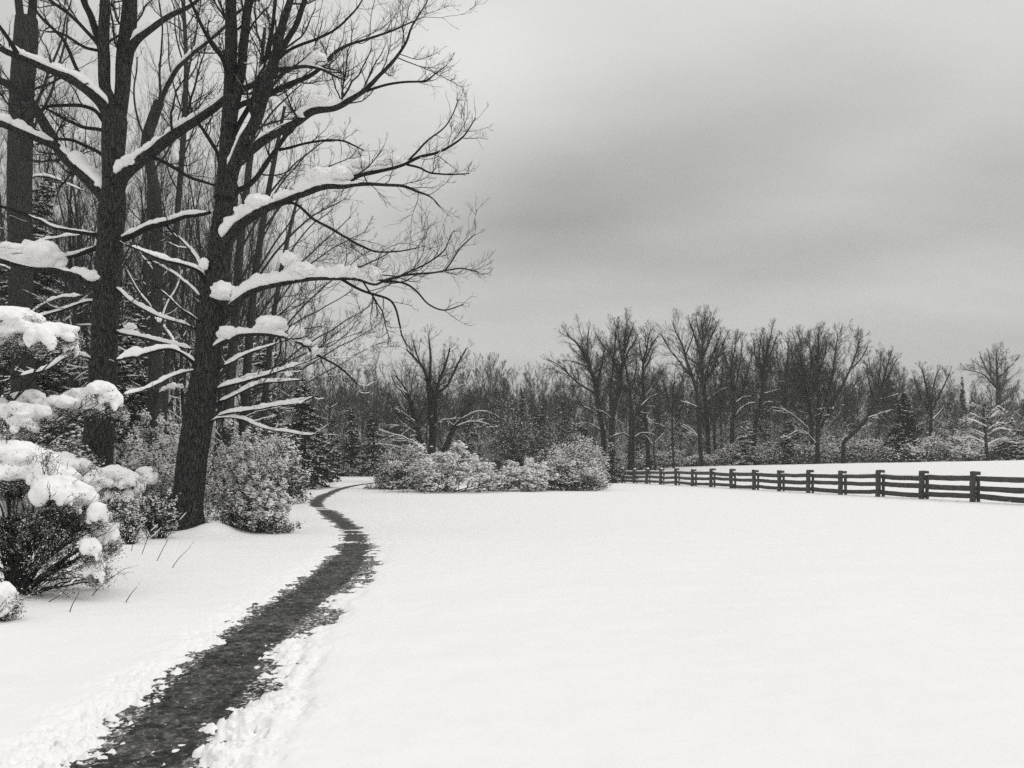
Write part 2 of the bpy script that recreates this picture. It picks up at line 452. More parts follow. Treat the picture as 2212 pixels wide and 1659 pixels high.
TRK = np.array([GPX(a, b)[:2] for a, b in [(520, 1850), (600, 1659), (640, 1500), (690, 1400), (745, 1300), (815, 1222), (842, 1175), (828, 1142), (790, 1115), (745, 1098)]])

def depth_of_snow(y): return .085 * np.exp(-np.maximum(y - 3, 0) / 11) + .012

def snow_z(x, y):
    g = ground_z(x, y)
    near = (y > 2.2) & (y < 105)
    z = g.copy()
    xs = x[near]; ys = y[near]
    Lx, Rx = path_edges(ys)
    e = np.maximum(Lx - xs, xs - Rx)                    # outside distance from the trodden path
    D = depth_of_snow(ys)
    sel = e < 2.2
    xx, yy, ee, DD = xs[sel], ys[sel], e[sel], D[sel]
    right = xx > (Lx + Rx)[sel] / 2
    n = (.42 * fbm(xx * 1.5, yy * 1.1, seed=1, octv=2) + .55 * noise(xx * 4.0, yy * 4.0, seed=2) + .55 * noise(xx * 9, yy * 11, seed=3) + .5 * noise(xx * 21, yy * 26, seed=4) + .3 * noise(xx * 45, yy * 50, seed=5))
    fade = np.clip(1.25 - yy / 40, .25, 1)
    tong = .09 * noise(xx * 1.2, yy * 2.6, seed=12) * np.clip(1.3 - yy / 16, 0, 1) * right
    m = ee + (.20 * n + tong) * fade - .03 - .02 * np.exp(-yy / 12)
    # open shelf then rising bank
    prof = np.clip(m * .34, -.05, 1)
    prof = np.where(m > .16, .054 + (m - .16) * .13, prof)
    prof = np.minimum(prof * (DD / .085), DD)
    lumps = (.009 * noise(xx * 5, yy * 4, seed=8) + .005 * noise(xx * 13, yy * 11, seed=9) + .003 * noise(xx * 34, yy * 30, seed=10)) * np.exp(-np.maximum(ee, 0) / .55) * fade * np.clip(prof / .02, 0, 1)
    # bare scraps a little way from the edge
    hole = np.clip((noise(xx * 5.5, yy * 4.2, seed=21) - .62) * 5, 0, 1) * (ee > 0) * (ee < .32) * fade
    d = prof - DD + lumps - hole * (prof + .03)
    # line of old footsteps beside the path
    tx = np.interp(yy, TRK[:, 1], TRK[:, 0])
    wob = .07 * noise(yy * .9, yy * 0, seed=31) + .03 * noise(yy * 3.1, yy * 0, seed=32)
    far = np.clip(1 - yy / 45, .3, 1)
    for off, wd, dp in ((0, .085, .046), (-.19, .07, .034)):
        g1 = np.exp(-((xx - tx - off - wob) / wd) ** 2) * (.35 + .65 * np.clip(.3 + noise(yy * 2.1 + off * 9, yy * 0, seed=33) * 1.5, 0, 1))
        d = d - dp * g1 * (yy > 3.2) * far * (yy < 34)
    churn = np.exp(-((xx - tx + .1) / .33) ** 2)
    d = d + churn * (.010 * noise(xx * 6, yy * 4, seed=35) + .004 * noise(xx * 16, yy * 13, seed=36)) * far
    d = np.where((m > .12) & (ee < .42), np.maximum(d, -DD + .012), d)
    zz = g[near]; zz[sel] = zz[sel] + d
    # wind ripples of the open field
    zz = zz + .032 * fbm(xs * .5, ys * .8, seed=41, octv=3) * np.exp(-ys / 30)
    z[near] = zz
    return z

def ground_mesh():
    ys = [-300, -150, -80, -45, -25, -14, -8, -4, -1.5, 0, 1, 1.8, 2.3, 2.7, 3.0]
    y = 3.2
    while y < 75: ys.append(y); y *= 1.0042
    while y < 130: ys.append(y); y *= 1.012
    while y < 6000: ys.append(y); y *= 1.08
    ys = np.array(ys)
    s = list(np.arange(-.70, .7001, .00165))
    q = .7
    while q < 60: q *= 1.14; s.append(q); s.insert(0, -q)
    s = np.array(s)
    w = np.where(ys > 3, np.minimum(ys, 400), 3 + (3 - ys) * .3)
    Yg = np.repeat(ys[:, None], len(s), 1); Xg = w[:, None] * s[None]
    Zg = snow_z(Xg.ravel(), Yg.ravel())
    mb = MB(); n = len(s)
    i = (np.arange(len(ys) - 1)[:, None] * n + np.arange(n - 1)[None]).ravel()
    mb.add(np.stack([Xg.ravel(), Yg.ravel(), Zg], 1), np.stack([i, i + 1, i + n + 1, i + n], 1))
    o = mb.build('ground', M_GROUND); tag(o, kind='structure')
ground_mesh()
def path_mesh():
    ys = [2.4]
    while ys[-1] < 100: ys.append(ys[-1] * 1.006)
    ys = np.array(ys); Lx, Rx = path_edges(ys); pad = .42
    t = np.linspace(0, 1, 120)
    X = (Lx - pad)[:, None] * (1 - t) + (Rx + pad)[:, None] * t; Y = ys[:, None] + 0 * X
    Zz = ground_z(X, Y) - depth_of_snow(Y) - .0 + (.006 * noise(X * 9, Y * 8, seed=51) + .007 * noise(X * 22, Y * 20, seed=52) - .004) * np.clip(1.2 - Y / 30, .1, 1)
    mb = MB(); n = len(t)
    i = (np.arange(len(ys) - 1)[:, None] * n + np.arange(n - 1)[None]).ravel()
    mb.add(np.stack([X, Y, Zz], -1), np.stack([i, i + 1, i + n + 1, i + n], 1))
    o = tag(mb.build('path', M_PATH), kind='structure')
    ein = np.minimum(X - Lx[:, None], Rx[:, None] - X)
    at = o.data.attributes.new('slush', 'FLOAT', 'POINT'); at.data.foreach_set('value', np.clip(1 - ein / .17, 0, .62).astype(np.float32).ravel())
path_mesh()

# ---------------------------------------------------------------- split rail fence
def fence():
    A = np.array([12.24, 92.7]); B = np.array([23.2, 42.])
    st = (B - A) / 14.
    pos = [A + st * k for k in range(-3, 17)]
    d2 = st / np.linalg.norm(st)                    # along the fence, towards the camera
    nr = np.array([-d2[1], d2[0]])                  # away from the camera side
    if nr[1] < 0: nr = -nr
    z = lambda p: float(ground_z(p[0], p[1]))
    root = thing('rail_fence', 'dark weathered split rail fence running across the snowy field on the right', 'fence', (*B, z(B)))
    rng = np.random.default_rng(12)
    def beam(mb, a, b, w, h, seg=9, wob=.012, seed=0, axis_up=(0, 0, 1)):
        """rough hewn timber from a to b, eight sided section"""
        t = np.linspace(0, 1, seg); P = a[None] * (1 - t[:, None]) + b[None] * t[:, None]
        T = norm(b - a); up = np.array(axis_up, float); sd = norm(np.cross(T, up)); up = np.cross(sd, T)
        prof = np.array([(-.5, -.32), (-.34, -.5), (.34, -.5), (.5, -.32), (.5, .32), (.32, .5), (-.32, .5), (-.5, .32)])
        V = P[:, None] + prof[None, :, :1] * w * sd + prof[None, :, 1:] * h * up
        n = np.stack([noise(V[..., 0] * 2.2, V[..., 1] * 2.2, V[..., 2] * 4, seed=seed + k) for k in range(3)], -1) * wob
        V = V + n
        i = (np.arange(seg - 1)[:, None] * 8 + np.arange(8)).ravel(); j = (np.arange(seg - 1)[:, None] * 8 + (np.arange(8) + 1) % 8).ravel()
        mb.add(V, np.stack([i, j, j + 8, i + 8], 1))
        base = mb.n - 8 * seg
        mb.f.append(np.array([list(base + np.arange(8))[::-1]])); mb.f.append(np.array([list(base + 8 * (seg - 1) + np.arange(8))]))
    HR = (.25, .72, 1.19)
    for k, p in enumerate(pos):
        mb = MB(); g = z(p); h = 1.56 + rng.uniform(-.05, .06)
        lean = rng.normal(0, .03, 2)
        a = np.array([*p, g - .25]); b = np.array([p[0] + lean[0], p[1] + lean[1], g + h])
        beam(mb, a, b, .25, .24, 12, .03, 100 + k, (nr[0], nr[1], 0))
        # head: a stub that hooks back over the rails
        q = np.array([b[0], b[1], g + h - .085])
        beam(mb, q + np.array([*(nr * .10), 0]), q + np.array([*(nr * .36 + d2 * .03), -.01]), .22, .17, 6, .025, 140 + k)
        # rear stake with the lapped rail ends between
        e = p + nr * .33 + d2 * .03
        beam(mb, np.array([*e, g - .2]), np.array([*e, g + HR[2] - .06]), .15, .15, 8, .025, 170 + k, (nr[0], nr[1], 0))
        po = mb.build('post', M_WOOD, root, smooth=False)
        if k < 9:
            sm = MB(); lump(sm, (b[0] + nr[0] * .1, b[1] + nr[1] * .1, g + h + .005), .15, .07 if k > 6 else .10, seed=k, sub=2)
            sm.build('snow_cap', M_SNOW, po)
    for k in range(len(pos) - 1):
        for r, hr in enumerate(HR):
            off = nr * (.20 + .05 * (k % 2)) ; alt = .03 * ((k + r) % 2) - .015
            a = pos[k] - d2 * .22 + off; b = pos[k + 1] + d2 * .22 + off
            za = z(pos[k]) + hr + .02 * (1 if k % 2 else -1) + rng.normal(0, .03); zb = z(pos[k + 1]) + hr + .02 * (-1 if k % 2 else 1) * -1 * -1 + rng.normal(0, .03)
            mb = MB(); sag = -.01 - .03 * rng.random()
            mid = np.array([*((a + b) / 2), (za + zb) / 2 + sag])
            A3 = np.array([*a, za]); B3 = np.array([*b, zb])
            hh = rng.uniform(.25, .29)
            # one timber bent at the middle: three stretches joined end to end
            seg = 15; t = np.linspace(0, 1, seg)[:, None]
            P = A3 * (1 - t) + B3 * t; P[:, 2] += (4 * t * (1 - t))[:, 0] * sag + .011 * noise(t[:, 0] * 4, t[:, 0] * 0, seed=300 + k * 3 + r)
            a8 = np.arange(8) * np.pi / 4 + .39
            thick = np.clip(np.minimum(np.arange(seg), np.arange(seg)[::-1]) / 2.5 * .5 + .62, 0, 1)
            sd = np.array([nr[0], nr[1], 0]); up = np.array([0, 0, 1.])
            V = P[:, None] + (np.cos(a8) * .085)[None, :, None] * sd + (np.sin(a8)[None] * (hh * .53 * thick)[:, None])[..., None] * up
            V = V + np.stack([noise(V[..., 0] * 3, V[..., 1] * 3, V[..., 2] * 6, seed=400 + k * 3 + r + c) for c in range(3)], -1) * .012
            i = (np.arange(seg - 1)[:, None] * 8 + np.arange(8)).ravel(); j = (np.arange(seg - 1)[:, None] * 8 + (np.arange(8) + 1) % 8).ravel()
            mb.add(V, np.stack([i, j, j + 8, i + 8], 1))
            mb.f.append(np.array([list(range(8))[::-1]])); mb.f.append(np.array([list(8 * (seg - 1) + np.arange(8))]))
            ro = mb.build('rail', M_WOOD, root, smooth=False)
            if (k < 8) or (r == 2 and rng.random() < .3):
                sm = MB(); c = (P[1:-1])[None].copy(); c[..., 2] += hh * .40
                snow_ridges(sm, c, np.full(c.shape[:2],   .06), .05 if k < 8 else .02, S=6, seed=k)
                sm.build('snow_cap', M_SNOW, ro)
fence()
# ---------------------------------------------------------------- bare trees traced limb by limb
def limb3(pts, d0, d1, K=None, base=None):
    """picture polyline (u, v, width px) -> 3-D centre line and radii; depth drifts from d0 to d1"""
    p = np.array(pts, float)
    l = np.concatenate([[0], np.cumsum(np.hypot(np.diff(p[:, 0]), np.diff(p[:, 1])))]); t = l / l[-1]
    d = d0 + (d1 - d0) * t
    X = np.stack([(p[:, 0] - CU) / F * d, d, EYE + (HZ - p[:, 1]) / F * d, p[:, 2] / F * d / 2], 1)
    if base is not None: X = np.vstack([base, X])
    q, L = spline(X, K or max(8, int(len(X) * 5)))
    return q[:, :3], np.maximum(q[:, 3], .002), L

def stack_K(lst, K):
    """list of (P,R) with different lengths -> (N,K,3),(N,K)"""
    Ps, Rs = [], []
    for P, Rr in lst:
        q, L = spline(np.column_stack([P, Rr]), K); Ps.append(q[:, :3]); Rs.append(q[:, 3])
    return np.array(Ps), np.array(Rs)

def near_tree(name, label, d, trunk, limbs, seed, group=None, cat='tree', bark=None, lev=((2.4, .8, .40, .35, 2.3), (6.0, .75, .42, .15, 1.0), (9., .75, .5, .07, .45)),
              twr=(.0055, .0042, .0033), zs=7.5, root_flare=1.15, snow_th=.015, reach=1.0, lmat=None, tmat=None, lw=1.):
    """trunk: list of (u,v,w,[dz]); limbs: dicts. Parts: trunk, limbs (> snow_cap), twigs, snow on the fine branches"""
    rng = np.random.default_rng(seed)
    u0, v0, w0 = trunk[0][:3]
    bx = (u0 - CU) / F * d; gz = float(ground_z(bx, d))
    root = thing(name, label, cat, (bx, d, gz), group)
    zb = EYE + (HZ - v0) / F * d
    base = None
    if zb > gz + .15:                       # trunk foot is hidden in the picture: carry it down to the ground
        r0 = w0 / F * d / 2
        base = np.array([[bx - .0, d, gz - .2, r0 * 1.25], [bx, d, (gz + zb) / 2, r0 * 1.05]])
    P, Rr, L = limb3(trunk, d, d + rng.normal(0, .3), 46, base)
    z = P[:, 2] - gz
    Rr = Rr * (1 + (root_flare - 1) * np.exp(-np.maximum(z, 0) / .35))
    mb = MB(); trunk_tube(mb, P, Rr, 30, .06, seed, .45)
    mb.build('trunk', bark or M_BARK, root)
    par = []
    for k, lb in enumerate(limbs):
        pts = lb['p']; d0 = d + lb.get('d0', 0.); d1 = d + lb.get('dz', rng.uniform(-1.6, 1.6))
        lp, lr, LL = limb3(pts, d0, d1); lr = lr * lw
        wv = np.stack([noise(lp[:, 0] * 1.4, lp[:, 1] * 1.4, lp[:, 2] * 1.4, seed=seed + k + c) for c in range(3)], -1) * np.linspace(0, 1, len(lp))[:, None] * .07; lp = lp + wv
        mbl = MB(); trunk_tube(mbl, lp, lr, 12, .08, seed + k)
        lo = mbl.build('limb', (bark or M_BARK) if pts[0][2] > 17 else (lmat or M_LIMB), root)
        if 's' in lb:
            ms = MB(); i1 = max(4, int(len(lp) * min(.95, max(q[1] for q in lb['s']) + .12)))
            snow_ridges(ms, lp[None, 1:i1], lr[None, 1:i1], min(.05, lb['s'][0][2] / F * d * .35), 7, seed + k, steep=.97)
            for (a, b, th) in lb['s']:
                fat_ridge(ms, lp, lr, th / F * d, a, b, seed=seed + k * 5, gap=lb.get('gap', 0))
            ms.build('snow_cap', M_SNOW, lo)
        if 'b' in lb:
            for (u, v, rx, rz) in lb['b']:
                pu = CU + lp[:, 0] / lp[:, 1] * F; pv = HZ - (lp[:, 2] - EYE) / lp[:, 1] * F
                dn = lp[np.argmin((pu - u) ** 2 + (pv - v) ** 2), 1]
                c = PX(u, v, dn); ms = MB()
                lump(ms, c, rx / F * d, rz / F * d, seed=int(u), sub=4, amp=.2)
                ms.build('snow_lump', M_SNOW, lo)
        if lb.get('grow', 1): par.append((lp, lr, lb.get('grow', 1), lb.get('t0', .2)))
    tp = [(P[int(len(P) * .55):], Rr[int(len(P) * .55):])] if trunk[-1][1] < 0 else []
    Pl, Rl = stack_K([(a, b) for a, b, g, t0 in par] + tp, 16)
    g1 = [lev[0][0]]
    A, B = grow(rng, Pl, Rl, lev[0][0], .75, lev[0][2], lev[0][3], lev[0][4] * reach, 9, up=.24, wig=.15, t0=.22, rk=.42, rmin=twr[0], tipfork=2, tipl=.3)
    A2, B2 = grow(rng, A, B, lev[1][0], .72, lev[1][2], lev[1][3], lev[1][4] * reach, 7, up=.24, wig=.19, t0=.12, rk=.6, rmin=twr[1], tipfork=1, tipl=.5)
    A3, B3 = grow(rng, A2, B2, lev[2][0], .7, lev[2][2], lev[2][3], lev[2][4] * reach, 5, up=.18, wig=.22, t0=.1, rk=.7, rmin=twr[2], tipfork=1)
    mb = MB(); tubes(mb, A, B, 5); tubes(mb, A2, B2, 4); tubes(mb, A3, B3, 3)
    mb.build('twigs', tmat or M_TWIG, root)
    # thin snow lines on the lower, sheltered branches
    ms = MB()
    for Q, W, pr, th in ((A, B, .6, snow_th), (A2, B2, .4, snow_th * .6)):
        zz = Q[:, :, 2].mean(1) - gz
        k = rng.random(len(Q)) < pr * np.clip((zs - zz) / 3., .06, 1)
        snow_ridges(ms, Q[k], W[k], np.full(k.sum(), th) * rng.uniform(.6, 1.5, k.sum()), 6, seed)
    if ms.n: ms.build('twig_snow', M_SNOWFAR, root)['kind'] = 'stuff'
    return root

# left of the two large trunks ----------------------------------------------------
T1_LIMBS = [
    dict(p=[(248, 262, 30), (236, 215, 25), (225, 182, 23), (225, 104, 24), (227, 0, 20), (229, -110, 16), (232, -240, 9)], dz=-.6, d0=0, grow=1),
    dict(p=[(250, 275, 34), (260, 234, 29), (268, 150, 32), (273, 98, 35), (279, 0, 29), (285, -120, 22), (289, -260, 12)], dz=.6),
    dict(p=[(219, 105, 17), (208, 70, 15), (194, 28, 14), (181, 0, 13), (162, -60, 9), (140, -130, 5)], dz=.8),
    dict(p=[(280, 108, 19), (296, 86, 17), (325, 62, 14), (365, 38, 11), (414, 8, 8), (450, -34, 5)], dz=-1.5, s=[(.05, .38, 10)]),
    dict(p=[(252, 404, 36), (270, 376, 27), (325, 330, 24), (390, 279, 21), (456, 240, 18), (508, 198, 16), (558, 176, 15), (581, 154, 15), (626, 146, 12), (688, 150, 7), (740, 170, 3)], dz=-2.6,
         s=[(.03, .09, 20), (.05, .26, 11), (.26, .62, 8), (.64, .9, 12)], b=[(284, 352, 20, 17), (640, 136, 26, 14), (682, 128, 20, 16)], bt=.75, t0=.35),
    dict(p=[(240, 260, 30), (221, 226, 25), (195, 200, 22), (156, 172, 20), (104, 148, 18), (39, 117, 17), (0, 101, 16), (-70, 60, 12), (-150, 10, 8)], dz=-2.0, s=[(.05, .62, 13)]),
    dict(p=[(37, 115, 11), (20, 86, 9), (0, 62, 8), (-40, 20, 5)], dz=-2.4, d0=-1.4),
    dict(p=[(246, 455, 46), (228, 425, 34), (200, 395, 30), (169, 364, 29), (125, 320, 25), (91, 262, 21), (55, 208, 18), (0, 172, 15), (-70, 140, 10)], dz=1.2, s=[(.08, .33, 15)], b=[(222, 402, 16, 14)], bt=.05),
    dict(p=[(128, 322, 21), (112, 312, 19), (78, 297, 18), (26, 276, 18), (0, 266, 18), (-60, 246, 13), (-140, 220, 7)], d0=.4, dz=-1.5, s=[(.06, .75, 14)]),
    dict(p=[(222, 640, 30), (208, 622, 24), (177, 601, 21), (146, 591, 20), (117, 580, 18), (65, 578, 16), (0, 560, 14), (-80, 540, 9)], dz=-1.4, s=[(.10, .30, 15), (.5, .85, 17)], b=[(83, 556, 48, 34), (30, 545, 40, 16), (124, 568, 16, 22), (200, 600, 22, 17)], bt=.5),
    dict(p=[(222, 512, 10), (208, 507, 9), (125, 494, 8), (86, 476, 7), (0, 445, 6), (-60, 425, 4)], s=[(.05, .5, 4)]),
    dict(p=[(222, 532, 12), (205, 537, 11), (165, 552, 9), (135, 563, 7), (90, 590, 5)], s=[(.1, .9, 5)]),
    dict(p=[(250, 522, 17), (268, 516, 14), (325, 490, 13), (391, 468, 11), (425, 463, 9), (453, 461, 6)], dz=-1.2, s=[(.06, .97, 7)], grow=1),
    dict(p=[(240, 620, 9), (258, 628, 8), (290, 655, 7), (325, 674, 6), (380, 694, 5), (427, 709, 3)], dz=-1.3, s=[(.05, .95, 6)]),
    dict(p=[(240, 715, 9), (262, 719, 8), (312, 728, 7), (370, 743, 6), (417, 752, 4)], dz=-1, s=[(.06, .97, 8)], b=[(282, 706, 13, 8)], bt=.3),
    dict(p=[(222, 790, 8), (190, 772, 7), (150, 768, 6), (90, 800, 5), (20, 815, 4)], dz=-1.8, s=[(.1, .9, 6)]),
    dict(p=[(228, 660, 8), (190, 652, 7), (130, 672, 6), (60, 690, 5), (0, 700, 4)], dz=1.8, s=[(.1, .9, 5)]),
    dict(p=[(240, 286, 9), (225, 266, 8), (200, 236, 8), (150, 226, 7), (95, 236, 6), (60, 262, 4)], dz=1.6),
    dict(p=[(238, 300, 8), (222, 282, 8), (180, 274, 7), (120, 246, 6), (90, 228, 4)], dz=2.2),
    dict(p=[(240, 356, 9), (222, 335, 8), (180, 312, 7), (130, 298, 6), (80, 310, 4)], dz=1.9),
    dict(p=[(326, 340, 9), (345, 346, 8), (406, 378, 7), (440, 393, 6), (468, 405, 4)], d0=-.5, dz=-1.2),
    dict(p=[(190, 185, 9), (172, 160, 8), (130, 78, 7), (90, 38, 6), (60, 0, 4)], d0=-.5, dz=1.0),
    dict(p=[(214, 100, 9), (200, 82, 8), (150, 30, 7), (110, 0, 6), (70, -30, 4)], dz=1.4),
    dict(p=[(216, 110, 7), (180, 100, 6), (130, 70, 5), (95, 66, 3)], dz=-1.2),
]
near_tree('bare_oak', 'dark upright snow-laden oak forking high into two stems, behind the snowy evergreen boughs', 23.5,
          [(212, 1010, 63), (217, 900, 60), (222, 822, 58), (226, 720, 53), (231, 620, 51), (240, 500, 54), (244, 440, 56), (245, 400, 46), (244, 350, 46), (246, 300, 49), (249, 258, 50), (250, 240, 40)], T1_LIMBS, 11)

# the leaning trunk in front --------------------------------------------------------
T2_LIMBS = [
    dict(p=[(486, 430, 46), (490, 378, 40), (492, 330, 34), (495, 260, 31), (498, 180, 27), (501, 90, 25), (501, 0, 23), (504, -150, 17), (508, -300, 10)], dz=.5),
    dict(p=[(498, 270, 24), (505, 232, 22), (519, 170, 20), (526, 100, 19), (538, 0, 18), (548, -140, 12), (552, -240, 7)], dz=.9),
    dict(p=[(490, 425, 34), (500, 372, 30), (512, 345, 28), (531, 300, 26), (552, 258, 25), (576, 177, 23), (592, 130, 20), (606, 70, 17), (626, 0, 14), (642, -80, 10), (655, -170, 5)], dz=-1.4, s=[(.10, .26, 11)], b=[(536, 296, 9, 16)], bt=.3),
    dict(p=[(592, 130, 14), (605, 112, 13), (628, 75, 12), (641, 52, 12), (660, 0, 11), (690, -90, 7)], d0=-.6, dz=.5),
    dict(p=[(518, 350, 20), (530, 335, 20), (545, 322, 20), (584, 294, 19), (636, 266, 18), (673, 242, 17), (720, 232, 15), (761, 211, 13), (787, 196, 11), (818, 167, 8), (852, 133, 7), (878, 96, 5), (889, 57, 4), (920, 3, 2)], d0=-.2, dz=-2.4,
         s=[(.1, .2, 8), (.27, .56, 13)], b=[(690, 222, 26, 12), (650, 252, 16, 10)], bt=.3, t0=.4),
    dict(p=[(787, 198, 6), (824, 186, 5), (865, 180, 4.5), (917, 177, 4), (943, 161, 3), (964, 146, 2)], d0=-1.4, dz=-2.4, t0=.1),
    dict(p=[(500, 240, 13), (527, 224, 12), (579, 206, 11), (626, 182, 10), (667, 164, 9), (696, 143, 8), (727, 112, 7), (779, 88, 5), (852, 60, 4), (900, 42, 2)], dz=2., t0=.35),
    dict(p=[(598, 130, 8), (620, 112, 7), (652, 96, 6), (714, 70, 5), (761, 29, 4), (782, 0, 3), (800, -40, 2)], d0=-.7, dz=-1.6),
    dict(p=[(500, 430, 14), (512, 414, 12), (540, 398, 11), (566, 370, 10), (592, 328, 9), (615, 300, 7), (641, 273, 5), (668, 230, 3)], dz=2.4),
    dict(p=[(603, 324, 6), (630, 318, 5.5), (662, 310, 5), (722, 302, 4.5), (766, 310, 3.5), (790, 322, 2)], d0=1.5, dz=.4),
    dict(p=[(478, 540, 34), (498, 510, 26), (515, 487, 24), (540, 470, 22), (576, 449, 20), (614, 433, 18), (654, 416, 17), (701, 400, 16), (744, 400, 13), (762, 398, 10), (810, 400, 7), (865, 401, 6), (902, 414, 5), (930, 430, 3), (950, 446, 2)], dz=-2.2,
         s=[(.035, .16, 25), (.15, .29, 20), (.29, .37, 13), (.38, .56, 24)], b=[(560, 440, 28, 18), (524, 462, 18, 20), (700, 382, 34, 17), (740, 378, 22, 18), (496, 488, 9, 14)], bt=.3, t0=.5),
    dict(p=[(752, 394, 11), (775, 378, 11), (813, 370, 10), (870, 357, 8), (922, 336, 6), (964, 320, 5), (1003, 292, 3.5), (1029, 253, 2)], d0=-1.0, dz=-2.8, t0=.05, grow=1.3, s=[(.02, .4, 7)], b=[(780, 356, 22, 11), (848, 348, 17, 10)], bt=.3),
    dict(p=[(870, 357, 5), (900, 330, 4.5), (923, 307, 4), (967, 266, 3), (988, 216, 2)], d0=-1.6, dz=-1, t0=.05),
    dict(p=[(880, 356, 5), (905, 362, 4.5), (933, 375, 4), (988, 376, 3), (1012, 378, 1.5)], d0=-1.6, dz=-3., t0=.05),
    dict(p=[(592, 440, 7), (637, 440, 6), (675, 473, 6), (701, 487, 5), (736, 504, 5), (779, 529, 5), (814, 546, 4), (860, 544, 3), (905, 535, 2)], d0=-.8, dz=-3.),
    dict(p=[(484, 680, 26), (498, 665, 18), (515, 647, 17), (540, 630, 16), (566, 620, 15), (612, 611, 14), (666, 602, 13), (718, 600, 12), (764, 600, 11), (805, 612, 8), (824, 606, 6), (870, 593, 5), (931, 590, 4), (992, 581, 3), (1037, 588, 2)], dz=-2.,
         s=[(.05, .24, 20), (.2, .38, 22), (.37, .57, 18)], b=[(481, 634, 26, 24), (655, 588, 30, 18), (800, 594, 24, 17), (622, 562, 18, 17)], bt=.25, t0=.5),
    dict(p=[(622, 606, 4), (624, 590, 3), (621, 566, 3), (626, 540, 2)], d0=-.4, dz=-.5, grow=0),
    dict(p=[(868, 594, 4), (916, 572, 3.5), (961, 541, 3), (979, 496, 1.6)], d0=-1.3, dz=-.4, t0=.05),
    dict(p=[(960, 586, 3.5), (992, 541, 3), (1012, 518, 2.4), (1025, 502, 1.6)], d0=-1.6, dz=-2.2, t0=.05),
    dict(p=[(818, 606, 5), (870, 611, 4.5), (900, 629, 4), (925, 657, 3.5), (961, 669, 3), (1001, 657, 2)], d0=-1.2, dz=-2.6, t0=.05),
    dict(p=[(736, 602, 7), (779, 626, 6), (834, 642, 5), (855, 663, 4.5), (867, 699, 4), (873, 724, 3), (888, 754, 2)], d0=-1., dz=-1.6),
    dict(p=[(450, 775, 24), (462, 752, 15), (484, 738, 13), (521, 723, 12), (566, 719, 11), (612, 725, 9), (645, 738, 8), (679, 761, 6), (700, 775, 5), (749, 809, 4), (779, 839, 2)], dz=-1.4,
         s=[(.07, .5, 11)], b=[(494, 722, 25, 17), (586, 704, 33, 23), (640, 719, 17, 16), (664, 742, 9, 9), (682, 760, 9, 12)], bt=.4),
    dict(p=[(474, 795, 7), (490, 787, 6), (536, 763, 5), (584, 745, 4), (620, 735, 2)], dz=1., s=[(.08, .85, 6)]),
    dict(p=[(462, 850, 8), (475, 838, 7), (551, 816, 6), (597, 803, 5), (657, 781, 3), (690, 765, 2)], dz=-1.2, s=[(.05, .85, 7)], b=[(622, 808, 8, 6)], bt=.7),
    dict(p=[(466, 875, 8), (486, 863, 7), (554, 831, 6), (609, 825, 5), (663, 821, 3)], dz=.8, s=[(.05, .95, 7)]),
    dict(p=[(462, 905, 7), (486, 894, 6), (545, 886, 6), (600, 874, 5), (640, 870, 4), (686, 861, 3)], dz=-1.6, s=[(.04, .96, 8)]),
    dict(p=[(440, 925, 6), (470, 903, 5), (520, 906, 5), (565, 922, 4), (640, 938, 3), (700, 936, 2)], dz=-.6, s=[(.1, .95, 5)]),
    dict(p=[(448, 622, 13), (438, 598, 11), (427, 584, 10), (391, 570, 8), (338, 555, 6), (270, 528, 4)], dz=-1.2, s=[(.1, .95, 6)], b=[(440, 572, 10, 16)], bt=.1),
    dict(p=[(448, 610, 9), (440, 588, 8), (417, 547, 7), (365, 494, 5), (330, 470, 3)], dz=1.6, s=[(.1, .6, 4)]),
    dict(p=[(478, 372, 9), (470, 330, 8), (455, 305, 8), (432, 271, 7), (415, 235, 5), (405, 190, 3)], dz=1.2),
    dict(p=[(490, 160, 9), (480, 128, 8), (456, 96, 8), (430, 44, 7), (409, 0, 6), (395, -50, 3)], dz=-1.2),
    dict(p=[(440, 800, 12), (420, 783, 10), (392, 762, 8), (362, 752, 8), (312, 762, 8), (275, 774, 7), (245, 782, 5)], dz=-1.3, s=[(.12, .3, 6), (.3, .98, 11)]),
    dict(p=[(440, 655, 6), (425, 632, 5), (390, 600, 5), (350, 575, 4), (310, 560, 3)], dz=2., s=[(.1, .9, 3)]),
    dict(p=[(440, 700, 6), (425, 690, 5), (380, 655, 4), (340, 620, 3)], dz=-1.8, s=[(.1, .9, 3)]),
    dict(p=[(424, 810, 6), (405, 803, 5), (360, 818, 4), (300, 842, 3), (262, 850, 2)], dz=-1.5, s=[(.05, .95, 6)], b=[(424, 800, 14, 7)], bt=.05),
    dict(p=[(500, 300, 12), (520, 262, 11), (548, 210, 10), (575, 130, 9), (588, 60, 8), (600, -20, 6)], dz=1.8),
]
near_tree('bare_maple', 'large leaning bare tree beside the path with thick snow on its arching boughs', 21.7,
          [(401, 1152, 50), (403, 1110, 58), (410, 1050, 63), (418, 970, 63), (430, 890, 62), (442, 816, 60), (450, 760, 57), (459, 690, 56), (466, 615, 50), (476, 540, 51), (486, 460, 48), (490, 420, 46), (491, 395, 36)], T2_LIMBS, 23, zs=6.5,
          root_flare=1.2, lev=((2.7, .8, .40, .35, 2.0), (6.2, .75, .42, .15, .95), (9.5, .75, .5, .07, .42)))

